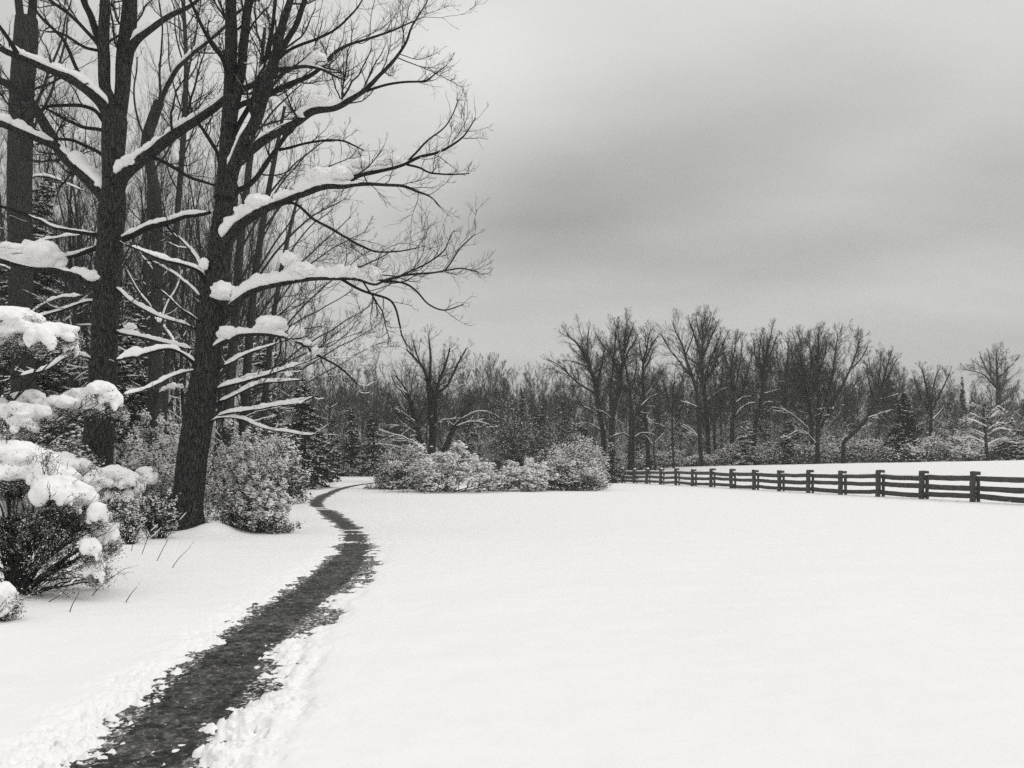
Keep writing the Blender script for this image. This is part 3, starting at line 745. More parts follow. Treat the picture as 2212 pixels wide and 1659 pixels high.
# trunks further back in the thicket -------------------------------------------------
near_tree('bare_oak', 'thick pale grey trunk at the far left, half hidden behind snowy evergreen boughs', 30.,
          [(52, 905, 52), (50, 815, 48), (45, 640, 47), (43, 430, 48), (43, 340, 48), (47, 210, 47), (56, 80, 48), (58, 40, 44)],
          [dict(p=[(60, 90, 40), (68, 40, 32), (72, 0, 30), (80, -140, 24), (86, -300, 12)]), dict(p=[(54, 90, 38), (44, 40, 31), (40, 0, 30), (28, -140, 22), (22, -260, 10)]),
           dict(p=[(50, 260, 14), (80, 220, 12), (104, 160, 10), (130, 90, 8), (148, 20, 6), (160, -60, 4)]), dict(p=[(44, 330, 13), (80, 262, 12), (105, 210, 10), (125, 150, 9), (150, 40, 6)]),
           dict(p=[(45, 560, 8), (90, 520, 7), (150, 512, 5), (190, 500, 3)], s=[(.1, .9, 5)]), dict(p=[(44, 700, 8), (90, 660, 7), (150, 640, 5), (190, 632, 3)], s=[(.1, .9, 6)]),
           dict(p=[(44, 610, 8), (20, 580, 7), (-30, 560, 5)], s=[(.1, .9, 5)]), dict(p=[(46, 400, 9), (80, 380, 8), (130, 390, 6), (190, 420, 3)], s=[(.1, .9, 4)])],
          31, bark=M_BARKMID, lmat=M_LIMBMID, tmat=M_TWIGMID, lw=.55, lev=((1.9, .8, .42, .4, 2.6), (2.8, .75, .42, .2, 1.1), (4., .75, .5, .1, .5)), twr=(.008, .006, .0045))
near_tree('bare_oak', 'crooked dark trunk with a snow-filled fork, between the two large trunks', 30.,
          [(338, 955, 34), (336, 900, 32), (335, 850, 31), (335, 780, 28), (337, 720, 26), (338, 640, 24), (340, 540, 24), (336, 440, 24), (327, 370, 22), (316, 310, 22), (333, 250, 22), (345, 220, 21)],
          [dict(p=[(338, 240, 22), (352, 205, 20), (366, 178, 19), (390, 140, 16), (440, 98, 14), (490, 52, 12), (532, 14, 10), (570, -25, 7)], s=[(.05, .75, 7)], dz=-2),
           dict(p=[(326, 320, 12), (322, 260, 12), (345, 214, 11), (345, 160, 9), (350, 80, 7), (346, -20, 5)]),
           dict(p=[(345, 715, 16), (352, 690, 14), (365, 655, 13), (382, 625, 12), (395, 590, 9), (402, 540, 7), (405, 470, 5)], s=[(.05, .55, 8)], b=[(343, 690, 9, 16), (340, 660, 7, 12)], bt=.1),
           dict(p=[(335, 680, 12), (318, 655, 11), (298, 630, 10), (275, 590, 8), (262, 560, 5)], s=[(.1, .9, 4)]),
           dict(p=[(338, 600, 9), (325, 575, 8), (306, 550, 7), (290, 520, 5)], s=[(.2, .9, 4)]), dict(p=[(330, 690, 8), (345, 700, 8), (362, 726, 7), (375, 745, 5)], s=[(.05, .95, 8)]),
           dict(p=[(318, 305, 9), (300, 262, 8), (290, 200, 7), (296, 120, 5)]), dict(p=[(330, 370, 9), (360, 330, 8), (380, 280, 6), (395, 200, 4)]),
           dict(p=[(340, 850, 6), (370, 838, 5), (400, 840, 3)], s=[(.05, .95, 8)]), dict(p=[(333, 830, 6), (300, 845, 5), (270, 838, 3)], s=[(.05, .95, 6)])],
          37, bark=M_BARKMID, lmat=M_LIMBMID, tmat=M_TWIGMID, lw=.55, lev=((2.2, .8, .42, .4, 2.4), (4., .75, .42, .2, 1.0), (6., .75, .5, .1, .5)), twr=(.008, .006, .0045))
near_tree('young_tree', 'slim straight grey stem rising between the two large trunks', 33.,
          [(352, 940, 15), (362, 760, 14), (374, 600, 13), (385, 440, 12), (395, 312, 12), (401, 200, 11), (402, 130, 9), (398, 40, 8), (390, -60, 6)],
          [dict(p=[(401, 190, 8), (412, 130, 7), (425, 60, 6), (436, -20, 4)]), dict(p=[(400, 260, 7), (380, 200, 6), (365, 120, 5), (360, 40, 3)]),
           dict(p=[(392, 350, 7), (410, 300, 6), (430, 240, 5), (440, 170, 3)]), dict(p=[(388, 420, 6), (365, 370, 6), (352, 310, 4)]), dict(p=[(401, 150, 7), (384, 90, 6), (374, 10, 4)])],
          41, bark=M_BARKMID, lmat=M_LIMBMID, tmat=M_TWIGMID, lw=.55, lev=((2., .8, .45, .4, 2.0), (3., .75, .42, .2, 1.0), (4., .75, .5, .1, .5)), twr=(.008, .006, .0045))
near_tree('bare_oak', 'dark middle-sized trunk close behind the leaning tree, left one of a pair', 35.,
          [(492, 975, 24), (494, 900, 22), (500, 800, 20), (508, 690, 18), (516, 560, 17), (530, 430, 15), (545, 300, 12), (560, 180, 9), (572, 60, 6)],
          [dict(p=[(506, 700, 11), (530, 640, 10), (565, 570, 8), (610, 500, 6), (650, 440, 4)]), dict(p=[(512, 620, 9), (545, 560, 8), (590, 470, 6), (620, 400, 4)]),
           dict(p=[(520, 540, 9), (560, 470, 8), (620, 380, 6), (680, 320, 4)]), dict(p=[(534, 410, 9), (580, 340, 7), (640, 260, 5), (690, 220, 3)]), dict(p=[(528, 440, 8), (500, 370, 7), (470, 290, 5)]),
           dict(p=[(545, 310, 8), (590, 240, 7), (650, 180, 4)]), dict(p=[(504, 740, 7), (540, 716, 6), (600, 690, 5), (660, 650, 3)], s=[(.1, .8, 4)]), dict(p=[(498, 830, 6), (540, 812, 5), (610, 800, 4), (700, 770, 2)], s=[(.1, .9, 5)])],
          43, bark=M_BARKMID, lmat=M_LIMBMID, tmat=M_TWIGMID, lw=.55, lev=((2.0, .8, .45, .4, 2.6), (4., .75, .42, .2, 1.1), (5.5, .75, .5, .1, .55)), twr=(.009, .007, .005))
near_tree('bare_oak', 'dark middle-sized trunk close behind the leaning tree, right one of a pair', 36.,
          [(524, 970, 24), (528, 900, 21), (534, 800, 18), (543, 680, 16), (556, 560, 14), (575, 440, 12), (596, 330, 9), (615, 230, 6)],
          [dict(p=[(540, 720, 10), (575, 660, 9), (630, 590, 7), (700, 520, 5), (760, 470, 3)]), dict(p=[(550, 610, 9), (600, 540, 8), (670, 470, 6), (750, 430, 3)]), dict(p=[(566, 500, 9), (620, 430, 7), (690, 370, 5), (760, 340, 3)]),
           dict(p=[(580, 420, 8), (640, 350, 6), (710, 300, 4)]), dict(p=[(536, 770, 8), (590, 730, 7), (670, 680, 5), (760, 630, 3)]), dict(p=[(532, 820, 7), (600, 790, 6), (690, 750, 4), (780, 715, 2)]), dict(p=[(590, 360, 7), (570, 300, 6), (560, 220, 4)])],
          47, bark=M_BARKMID, lmat=M_LIMBMID, tmat=M_TWIGMID, lw=.55, lev=((2.0, .8, .45, .4, 2.6), (4., .75, .42, .2, 1.1), (5.5, .75, .5, .1, .55)), twr=(.009, .007, .005))
near_tree('bare_oak', 'thin dark trunk right of the trunk pair, sweeping its branches out over the shrubs', 42.,
          [(566, 985, 15), (570, 900, 14), (578, 800, 13), (590, 690, 11), (608, 580, 9), (630, 480, 7), (650, 400, 4)],
          [dict(p=[(582, 760, 8), (630, 690, 7), (700, 620, 5), (770, 560, 3)]), dict(p=[(595, 660, 7), (650, 590, 6), (730, 530, 4), (790, 500, 2)]), dict(p=[(576, 820, 7), (640, 760, 6), (720, 710, 5), (800, 660, 3)]),
           dict(p=[(572, 880, 6), (640, 840, 5), (730, 790, 4), (820, 740, 2)]), dict(p=[(610, 570, 7), (660, 500, 5), (720, 450, 3)]), dict(p=[(574, 850, 6), (650, 800, 5), (740, 745, 4), (812, 705, 2)])],
          53, bark=M_BARKMID, lmat=M_LIMBMID, tmat=M_TWIGMID, lw=.55, lev=((2.0, .8, .45, .4, 2.8), (3.6, .75, .42, .2, 1.2), (5., .75, .5, .12, .6)), twr=(.011, .008, .006))
# ---------------------------------------------------------------- middle distance trees, traced from the photograph
def mid_tree(name, label, d, limbs, seed, up=.16, dens=1., snow=.5, ang=.5, reach=1., bark=None, tw=1.2, zs=.5):
    dens *= 1.15
    """limbs: picture polylines (u, v, width px); the first is the trunk"""
    rng = np.random.default_rng(seed)
    u0, v0, w0 = limbs[0][0]
    bx = (u0 - CU) / F * d; gz = float(ground_z(bx, d)); zb = EYE + (HZ - v0) / F * d
    root = thing(name, label, 'tree', (bx, d, gz))
    lst = []; mb = MB()
    for k, lb in enumerate(limbs):
        base = None
        if k == 0 or (len(lb) and lb[0][1] >= v0 - 3 and k > 0 and abs(lb[0][1] - v0) < 4):
            x0 = (lb[0][0] - CU) / F * d; z0 = EYE + (HZ - lb[0][1]) / F * d
            if z0 > gz: base = np.array([[x0, d, gz - .3, lb[0][2] / F * d / 2 * 1.25], [x0, d, (gz + z0) / 2, lb[0][2] / F * d / 2 * 1.1]])
        dz = 0 if k == 0 else rng.uniform(-2.2, 2.2)
        P, Rr, L = limb3(lb, d, d + dz, None, base)
        (trunk_tube(mb, P, Rr, 10, .06, seed + k) if Rr[0] > .08 else tubes(mb, P[None], Rr[None], 6))
        lst.append((P, Rr))
    mb.build('trunk', bark or M_BARKFAR, root)
    Pl, Rl = stack_K([(a[int(len(a) * (.45 if i == 0 else .12)):], b[int(len(b) * (.45 if i == 0 else .12)):]) for i, (a, b) in enumerate(lst)], 14)
    A, B = grow(rng, Pl, Rl, 3.0 * dens, ang * 1.2, .38, .6, 4.4 * reach, 8, up=up, wig=.13, t0=.05, rk=.36, rmin=.011 * tw, tipfork=2, tipl=.45)
    A2, B2 = grow(rng, A, B, 3.4 * dens, .65, .42, .35, 1.7 * reach, 6, up=up * .8, wig=.15, t0=.08, rk=.55, rmin=.0085 * tw, tipfork=2)
    A3, B3 = grow(rng, A2, B2, 4.4 * dens, .6, .5, .22, .85 * reach, 4, up=up * .5, wig=.18, t0=.05, rk=.7, rmin=.0068 * tw, tipfork=2)
    mb = MB(); tubes(mb, A, B, 4); tubes(mb, A2, B2, 3); tubes(mb, A3, B3, 3)
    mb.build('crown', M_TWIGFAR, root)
    if snow:
        ms = MB(); H = max(p[:, 2].max() for p, _ in lst) - gz
        for Q, W, th in ((A, B, .045), (A2, B2, .03)):
            zz = (Q[:, :, 2].mean(1) - gz) / H
            k = rng.random(len(Q)) < snow * np.clip((zs - zz) / .2, .04, 1)
            snow_ridges(ms, Q[k], W[k], np.full(k.sum(), th), 5, seed)
        for P, Rr in lst[1:]:
            T = P[-1] - P[0]
            if abs(T[2]) / np.linalg.norm(T) < .86: snow_ridges(ms, P[None], Rr[None], .045 * (2 if snow > .75 else 1), 5, seed, steep=.9)
        if ms.n: ms.build('snow_cover', M_SNOWFAR, root)['kind'] = 'stuff'
    return root

mid_tree('bare_tree', 'round-crowned many-stemmed bare tree behind the snowy bushes by the path bend', 72., [
    [(932, 988, 17), (935, 932, 15), (930, 887, 13), (927, 845, 10), (918, 804, 6), (902, 780, 5), (878, 755, 3)],
    [(918, 991, 15), (906, 950, 13), (895, 908, 11), (885, 866, 8), (874, 838, 4), (856, 812, 3)],
    [(938, 925, 9), (941, 905, 8), (942, 860, 8), (949, 821, 6), (961, 793, 5), (972, 752, 3)], [(928, 850, 6), (930, 776, 5), (926, 724, 2.5)],
    [(945, 850, 6), (966, 832, 5), (978, 810, 5), (989, 786, 4), (1008, 752, 3)], [(958, 978, 14), (975, 936, 11), (989, 911, 9), (1010, 877, 4), (1031, 870, 2)],
    [(983, 922, 4), (1013, 911, 3), (1038, 912, 2.5), (1060, 918, 1.5)], [(992, 908, 4), (1027, 890, 3), (1056, 889, 2)], [(914, 980, 4), (874, 967, 3), (826, 960, 2)],
    [(903, 938, 4), (878, 922, 3), (847, 918, 2)], [(898, 912, 4), (874, 894, 3), (850, 880, 2)], [(880, 850, 4), (858, 835, 3), (845, 812, 2)], [(918, 806, 4), (900, 765, 3), (892, 735, 2)], [(936, 925, 4), (955, 908, 3), (983, 905, 2)]],
    201, up=.10, dens=1.15, snow=.7, tw=.95, reach=1.1, ang=.6)
TALL = ['tall bare tree by the fence end with a limb reaching far left into the sky', 'tall bare tree with a broad round crown and V fork by the fence end',
        'bare tree with a stout short trunk standing just behind the far fence posts', 'slim tall bare tree with a narrow crown right of the stout short trunk',
        'tall dark forked tree standing at the fence with one limb swept to the left', 'tallest bare tree of the treeline with a fan-shaped crown',
        'bare tree with a snow-lined fork rising from the snowy conifer', 'dark leaning tree right of the snowy conifer with an upright brushy crown',
        'many-stemmed bare tree with dense brushy crowns at the middle of the treeline', 'leaning tree with a long bright snow-covered bough, left of the dark spruce',
        'slender bare tree with a broom-shaped crown right of the dark spruce', 'wide umbrella-crowned bare tree on the hill at the far right', 'small snow-dusted tree with tiered branches near the right edge']
D = 99.
mid_tree('bare_tree', TALL[0], 100., [
    [(1303, 1000, 12), (1303, 941, 11), (1296, 898, 10), (1288, 849, 9), (1282, 816, 8), (1272, 789, 6), (1261, 767, 5), (1247, 742, 4), (1230, 728, 2.5)],
    [(1283, 818, 5), (1269, 775, 4), (1269, 742, 3), (1272, 711, 2)], [(1288, 850, 6), (1261, 835, 5), (1233, 813, 4), (1212, 791, 3), (1187, 778, 2)],
    [(1277, 800, 4), (1245, 782, 3), (1215, 778, 2)], [(1298, 905, 4), (1280, 887, 3), (1257, 876, 2)], [(1300, 930, 3), (1270, 914, 2.5), (1240, 918, 2)], [(1285, 830, 4), (1300, 790, 3), (1306, 750, 2)]], 211, dens=1.1)
mid_tree('bare_tree', TALL[1], 98., [
    [(1321, 1000, 11), (1320, 925, 10), (1326, 884, 9), (1337, 843, 8), (1341, 805, 8), (1345, 783, 6), (1348, 762, 5), (1350, 729, 4), (1353, 700, 2)],
    [(1341, 806, 5), (1356, 762, 4), (1369, 742, 3), (1378, 722, 2)], [(1338, 822, 5), (1334, 800, 5), (1320, 767, 4), (1304, 748, 3), (1291, 727, 2)],
    [(1322, 890, 6), (1319, 843, 5), (1324, 800, 4), (1328, 750, 3), (1330, 712, 2)], [(1344, 785, 4), (1338, 740, 3), (1334, 705, 2)], [(1349, 760, 4), (1362, 720, 3), (1368, 704, 2)], [(1322, 905, 3), (1300, 888, 2.5), (1286, 886, 2)]], 212, dens=1.3)
mid_tree('bare_tree', TALL[2], 97., [
    [(1363, 1008, 15), (1364, 952, 13), (1365, 911, 11), (1364, 880, 8), (1360, 843, 6), (1354, 805, 4), (1350, 780, 2.5)],
    [(1366, 915, 7), (1376, 893, 6), (1387, 876, 5), (1407, 857, 4), (1425, 850, 2)], [(1365, 950, 4), (1384, 936, 3), (1410, 938, 2.5), (1430, 956, 2)], [(1363, 945, 4), (1345, 936, 3), (1322, 942, 2)], [(1362, 850, 4), (1372, 810, 3), (1376, 775, 2)]], 213)
mid_tree('bare_tree', TALL[3], 98., [
    [(1401, 1003, 9), (1398, 952, 8), (1394, 897, 7), (1389, 830, 6), (1390, 780, 5), (1397, 756, 4), (1402, 721, 2)],
    [(1390, 790, 4), (1384, 762, 3), (1380, 738, 2)], [(1391, 785, 4), (1410, 742, 3), (1422, 726, 2)], [(1394, 900, 3), (1415, 915, 2.5), (1436, 914, 2)], [(1392, 860, 3), (1410, 835, 2.5), (1424, 810, 2)], [(1390, 800, 3), (1404, 775, 2.5), (1412, 750, 2)]], 214, dens=1.2)
mid_tree('bare_tree', TALL[4], 94., [
    [(1516, 1010, 10), (1512, 952, 9), (1508, 884, 8), (1505, 843, 8), (1494, 810, 7), (1482, 775, 5), (1475, 748, 4), (1459, 715, 3), (1453, 698, 2)],
    [(1495, 812, 5), (1470, 783, 4), (1446, 753, 3), (1427, 722, 2)], [(1508, 880, 3), (1490, 872, 2.5), (1474, 868, 2)], [(1513, 950, 3), (1495, 928, 2.5), (1472, 915, 2)], [(1503, 838, 4), (1512, 790, 3), (1516, 750, 2)], [(1480, 770, 3), (1494, 735, 2.5), (1500, 712, 2)]], 215)
mid_tree('bare_tree', TALL[5], 99., [
    [(1531, 1000, 10), (1528, 925, 10), (1524, 870, 9), (1518, 816, 8), (1516, 775, 6), (1518, 734, 4), (1516, 690, 2)],
    [(1517, 780, 5), (1503, 734, 4), (1489, 693, 2)], [(1517, 776, 5), (1530, 742, 4), (1548, 704, 2)], [(1521, 830, 4), (1546, 783, 3), (1568, 729, 2)], [(1518, 740, 3), (1508, 710, 2.5), (1504, 686, 2)], [(1518, 735, 3), (1530, 706, 2.5), (1536, 684, 2)],
    [(1524, 866, 3), (1545, 850, 2.5), (1568, 837, 2)], [(1520, 820, 4), (1538, 770, 3), (1556, 725, 2)]], 216, dens=1.3)
mid_tree('bare_tree', TALL[6], 97., [
    [(1581, 960, 10), (1582, 911, 9), (1585, 884, 8), (1584, 843, 6), (1579, 805, 4), (1585, 765, 3), (1590, 740, 2)], [(1584, 888, 5), (1593, 868, 4), (1611, 821, 3), (1620, 780, 2)], [(1585, 905, 4), (1598, 885, 3.5), (1616, 872, 3), (1636, 870, 2)],
    [(1586, 845, 4), (1598, 790, 3), (1604, 735, 2)], [(1588, 870, 3), (1606, 858, 2.5), (1624, 856, 2)], [(1580, 810, 3), (1566, 770, 2.5), (1560, 742, 2)]], 217, dens=1.1)
mid_tree('bare_tree', TALL[7], 96., [
    [(1628, 980, 10), (1632, 914, 9), (1641, 878, 8), (1647, 843, 7), (1648, 802, 6), (1655, 767, 5), (1663, 734, 3), (1667, 716, 2)], [(1648, 806, 4), (1633, 775, 3), (1628, 734, 2)], [(1645, 852, 4), (1666, 846, 3), (1690, 838, 2)],
    [(1641, 880, 3.5), (1662, 868, 3), (1694, 882, 2.5), (1716, 898, 2)], [(1650, 795, 4), (1668, 755, 3), (1678, 728, 2)], [(1648, 815, 4), (1640, 770, 3), (1645, 725, 2)]], 218, dens=1.3)
mid_tree('bare_tree', TALL[8], 92., [
    [(1766, 955, 9), (1767, 908, 8), (1768, 855, 7), (1766, 803, 5), (1768, 764, 4), (1767, 722, 2)], [(1755, 960, 8), (1750, 895, 7), (1737, 829, 5), (1731, 790, 4), (1730, 737, 2)], [(1772, 925, 6), (1794, 882, 6), (1815, 842, 5), (1834, 803, 4), (1849, 764, 3), (1856, 738, 2)],
    [(1770, 910, 5), (1798, 816, 4), (1802, 777, 3), (1810, 724, 2)], [(1752, 932, 4), (1718, 900, 3), (1690, 884, 2.5), (1660, 879, 2)], [(1735, 830, 4), (1716, 790, 3), (1708, 752, 2)], [(1752, 900, 4), (1748, 840, 4), (1752, 780, 3), (1748, 735, 2)],
    [(1834, 800, 4), (1860, 775, 3), (1874, 748, 2)], [(1766, 960, 3), (1732, 930, 2.5), (1700, 942, 2)], [(1768, 805, 4), (1782, 765, 3), (1786, 735, 2)], [(1784, 900, 4), (1800, 880, 3.5), (1790, 906, 3)], [(1766, 890, 4), (1740, 855, 3), (1722, 815, 2)]], 219, dens=1.35)
mid_tree('bare_tree', TALL[9], 91., [
    [(1822, 958, 8), (1834, 945, 8), (1852, 928, 8), (1873, 903, 7), (1884, 882, 5), (1894, 866, 4), (1904, 840, 3.5), (1910, 818, 3), (1920, 776, 2)], [(1896, 864, 4), (1918, 858, 3), (1942, 850, 2)], [(1872, 904, 4), (1897, 895, 3), (1922, 886, 2)], [(1850, 930, 3), (1866, 922, 2.5), (1880, 918, 2)],
    [(1890, 872, 3), (1878, 830, 2.5), (1872, 790, 2)], [(1906, 838, 3), (1924, 800, 2.5), (1938, 775, 2)]], 220, dens=1.1, snow=.5, zs=.7)
mid_tree('bare_tree', TALL[10], 94., [
    [(2009, 960, 7), (2011, 908, 6), (2012, 882, 6), (2002, 842, 4), (1996, 816, 3), (1992, 798, 2)], [(2012, 884, 4), (2015, 842, 3), (2025, 803, 2)], [(2012, 890, 4), (2041, 829, 3), (2052, 806, 2)], [(2010, 900, 3), (1985, 850, 2.5), (1975, 815, 2)], [(2011, 908, 3), (2030, 890, 2.5), (2040, 876, 2)]], 221, dens=1.4)
mid_tree('bare_tree', TALL[11], 140., [
    [(2156, 900, 8), (2155, 868, 7), (2155, 829, 6), (2153, 790, 4), (2152, 764, 2)], [(2155, 840, 5), (2135, 819, 4), (2119, 806, 3), (2083, 798, 2)], [(2154, 820, 5), (2177, 795, 4), (2196, 776, 2)], [(2148, 828, 4), (2127, 790, 3), (2118, 770, 2)],
    [(2154, 800, 3.5), (2166, 775, 3), (2174, 762, 2)], [(2140, 812, 3), (2138, 780, 2.5), (2136, 764, 2)], [(2157, 856, 4), (2176, 842, 3), (2196, 836, 2)]], 222, dens=1.1, up=.2, ang=.6, tw=1.4, snow=.15)
mid_tree('young_tree', TALL[12], 84., [
    [(2134, 992, 7), (2130, 955, 6), (2126, 908, 5), (2125, 882, 3)]] + [[(2128 + .1 * q, 975 - q, 2.5), (2128 + s * 28, 962 - q * 1.05, 2), (2128 + s * 62 * (1 - q / 160), 962 - q, 1.2)] for q, s in ((12, 1), (16, -1), (28, -1), (34, 1), (46, 1), (52, -1), (64, -1), (70, 1), (80, 1), (86, -1))],
    223, up=.1, snow=.9, zs=1.2, dens=1.5, ang=.7, reach=.5)
for (u, v0, v1, w, d_, sd, lab) in ((1455, 1000, 800, 5, 96, 224, 'thin bare sapling between the stout trunk and the tall forked tree'), (1546, 1000, 850, 7, 98, 225, 'short dark stem close right of the tallest tree'), (1415, 1005, 925, 4, 97, 226, 'thinnest sapling right behind the fence posts'),
                                   (1900, 960, 762, 5, 104, 227, 'thin bare tree standing behind the dark spruce'), (1560, 985, 770, 6, 104, 228, 'hazy grey bare tree right behind the tallest tree'), (1700, 985, 740, 7, 103, 229, 'bushy bare tree left of the many-stemmed one')):
    mid_tree('bare_tree', lab, float(d_), [[(u, v0, w), (u - 3, (v0 + v1) / 2, w * .7), (u + 3, v1, w * .3)], [(u - 2, v0 * .4 + v1 * .6, w * .5), (u + 14, v0 * .2 + v1 * .8, w * .4), (u + 22, v1 + 8, 1.5)], [(u - 2, v0 * .5 + v1 * .5, w * .5), (u - 16, v0 * .25 + v1 * .75, w * .4), (u - 24, v1 + 12, 1.5)]], sd)

# ---------------------------------------------------------------- bare trees copied through the woods
def proto_tree(name, H, spread, seed, forks=5, dens=1., up=.22, tw=1., fork_at=.3, snow=.6):
    rng = np.random.default_rng(seed)
    root = thing(name, 'x', 'tree', (0, 0, 0))
    tr = [[0, 0, -.4, H * .0075 + .03], [0, 0, H * .1, H * .0068 + .025], [rng.normal(0, .02) * H, rng.normal(0, .02) * H, H * .4, H * .005 + .018], [rng.normal(0, .03) * H, rng.normal(0, .03) * H, H * .7, H * .003 + .01], [rng.normal(0, .04) * H, rng.normal(0, .04) * H, H, .015]]
    P, L = spline(tr, 20); mb = MB(); trunk_tube(mb, P[:, :3], P[:, 3], 9, .07, seed); lst = [(P[8:, :3], P[8:, 3])]
    for k in range(forks):
        t = rng.uniform(fork_at, .72); i = int(t * 19); a = rng.uniform(0, 6.28); s = P[i, :3]; r = P[i, 3] * .62
        out = spread * H * rng.uniform(.5, 1.) * (1.25 - t); top = H * rng.uniform(.72, .98) * (1 if t > .4 else .92)
        e = np.array([s[0] + math.cos(a) * out, s[1] + math.sin(a) * out, top]); m = s * .5 + e * .5; m[:2] += np.array([math.cos(a), math.sin(a)]) * out * .16; m[2] -= (top - s[2]) * .03
        q, l2 = spline(np.array([[*s, r], [*m, r * .6], [*e, .015]]), 12)
        mb2 = tubes(mb, q[None, :, :3], q[None, :, 3], 7); lst.append((q[2:, :3], q[2:, 3]))
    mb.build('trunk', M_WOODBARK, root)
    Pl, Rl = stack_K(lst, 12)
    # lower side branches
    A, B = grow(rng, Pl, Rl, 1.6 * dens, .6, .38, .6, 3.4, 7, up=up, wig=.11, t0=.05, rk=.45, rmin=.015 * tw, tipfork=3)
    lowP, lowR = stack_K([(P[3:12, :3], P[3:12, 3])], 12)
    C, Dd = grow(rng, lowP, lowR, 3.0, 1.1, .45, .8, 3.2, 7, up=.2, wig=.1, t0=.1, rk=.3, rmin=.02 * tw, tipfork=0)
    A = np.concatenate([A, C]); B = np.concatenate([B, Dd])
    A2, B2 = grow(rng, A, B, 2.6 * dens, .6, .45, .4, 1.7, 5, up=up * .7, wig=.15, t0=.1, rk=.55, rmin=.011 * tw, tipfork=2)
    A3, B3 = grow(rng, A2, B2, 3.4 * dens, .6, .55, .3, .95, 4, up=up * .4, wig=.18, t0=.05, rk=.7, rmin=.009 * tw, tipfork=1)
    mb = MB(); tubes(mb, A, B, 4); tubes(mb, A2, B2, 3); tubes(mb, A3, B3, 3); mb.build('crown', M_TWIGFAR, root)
    ms = MB()
    for Q, W, th in ((A, B, .045), (A2, B2, .032)):
        zz = Q[:, :, 2].mean(1) / H; k = rng.random(len(Q)) < snow * np.clip((.62 - zz) / .25, .05, 1)
        snow_ridges(ms, Q[k], W[k], np.full(k.sum(), th), 5, seed)
    if ms.n: ms.build('snow_cover', M_SNOWFAR, root)['kind'] = 'stuff'
    return root
def copy_tree(root, loc, rz, sc, label, group):
    r = root.copy(); COL.objects.link(r); r.location = loc; r.rotation_euler = (0, 0, rz); r.scale = sc
    r['label'] = label; r['group'] = group
    for c in root.children:
        k = c.copy(); COL.objects.link(k); k.parent = r
        for g in c.children:
            q = g.copy(); COL.objects.link(q); q.parent = k
    return r
PROTO_L = [proto_tree('bare_tree', 16, .26, 311, 6, 1.15, .3, .42, fork_at=.25), proto_tree('bare_tree', 16, .20, 312, 5, 1.2, .35, .42), proto_tree('bare_tree', 16, .32, 313, 7, 1.1, .25, .42, fork_at=.2)]
PROTO = [proto_tree('bare_tree', 12, .30, 301, 5, 1.15, .22, 1.2), proto_tree('bare_tree', 12, .22, 302, 4, 1.2, .3, 1.25), proto_tree('bare_tree', 12, .36, 303, 6, 1.1, .15, 1.25, fork_at=.22), proto_tree('bare_tree', 12, .16, 304, 4, 1.3, .35, 1.25), proto_tree('bare_tree', 12, .28, 305, 6, 1.25, .25, 1.25, fork_at=.15)]
PROTO += PROTO_L
used = [False] * len(PROTO)
def put(i, loc, rz, s, sz, label, group):
    if not used[i]:
        used[i] = True; r = PROTO[i]; r.location = loc; r.rotation_euler = (0, 0, rz); r.scale = (s, s, sz); r['label'] = label; r['group'] = group
        return r
    return copy_tree(PROTO[i], loc, rz, (s, s, sz), label, group)
def woods():
    rng = np.random.default_rng(77)
    G1, L1 = 'trees of the far wood', 'bare grey tree in the dense far wood closing the view'
    # skyline of the far wood in the picture: (u, v of the tree tops)
    SK = np.array([(560, 800), (700, 806), (800, 800), (880, 812), (980, 816), (1040, 792), (1100, 824), (1150, 828), (1200, 815), (1280, 810), (1420, 800), (1480, 810), (1560, 790), (1640, 770), (1700, 776), (1800, 800), (1900, 800), (2000, 830), (2100, 834), (2212, 838), (2400, 830)])
    n = 0
    for row, (d0, lo) in enumerate(((106, .66), (116, .8), (130, .92), (146, 1.), (165, 1.))):
        step = 40 - row * 2
        for u in np.arange(560, 2330, step):
            uu = u + rng.uniform(-.45, .45) * step; d = d0 + rng.uniform(-6, 6)
            x = (uu - CU) / F * d; g = float(ground_z(x, d))
            vt = np.interp(uu, SK[:, 0], SK[:, 1]); top = EYE + (HZ - vt) / F * d
            H = (top - g) * rng.uniform(lo * .86, lo * 1.08)
            if H < 3.5: H = 3.5 + rng.uniform(0, 1)
            k = int(rng.integers(0, 5)); s = H / 12.
            put(k, (x, d, g - .1), rng.uniform(0, 6.28), s * rng.uniform(.85, 1.2) * (1.15 if H < 6 else 1), s, L1, G1); n += 1
    # wood on the left, behind the large trunks
    G2, L2 = 'trees of the left wood', 'slender bare tree in the thicket behind the large trunks on the left'
    SL = np.array([(-200, -60), (200, 0), (420, 120), (560, 330), (650, 480), (740, 620), (800, 720), (860, 800)])
    for d0, u1 in ((41, 520), (48, 545), (56, 580), (64, 610), (74, 650), (84, 720)):
        for u in np.arange(-60, u1, 76):
            uu = u + rng.uniform(-25, 25); d = d0 + rng.uniform(-3, 3)
            x = (uu - CU) / F * d; g = float(ground_z(x, d))
            top = EYE + (HZ - np.interp(uu + 40, SL[:, 0], SL[:, 1])) / F * d
            H = np.clip((top - g) * rng.uniform(.75, 1.), 5, 20)
            k = int(rng.integers(5, 8)); s = H / 16.
            put(k, (x, d, g - .1), rng.uniform(0, 6.28), s * rng.uniform(.75, .95), s, L2, G2); n += 1
    print('wood trees', n)
woods()
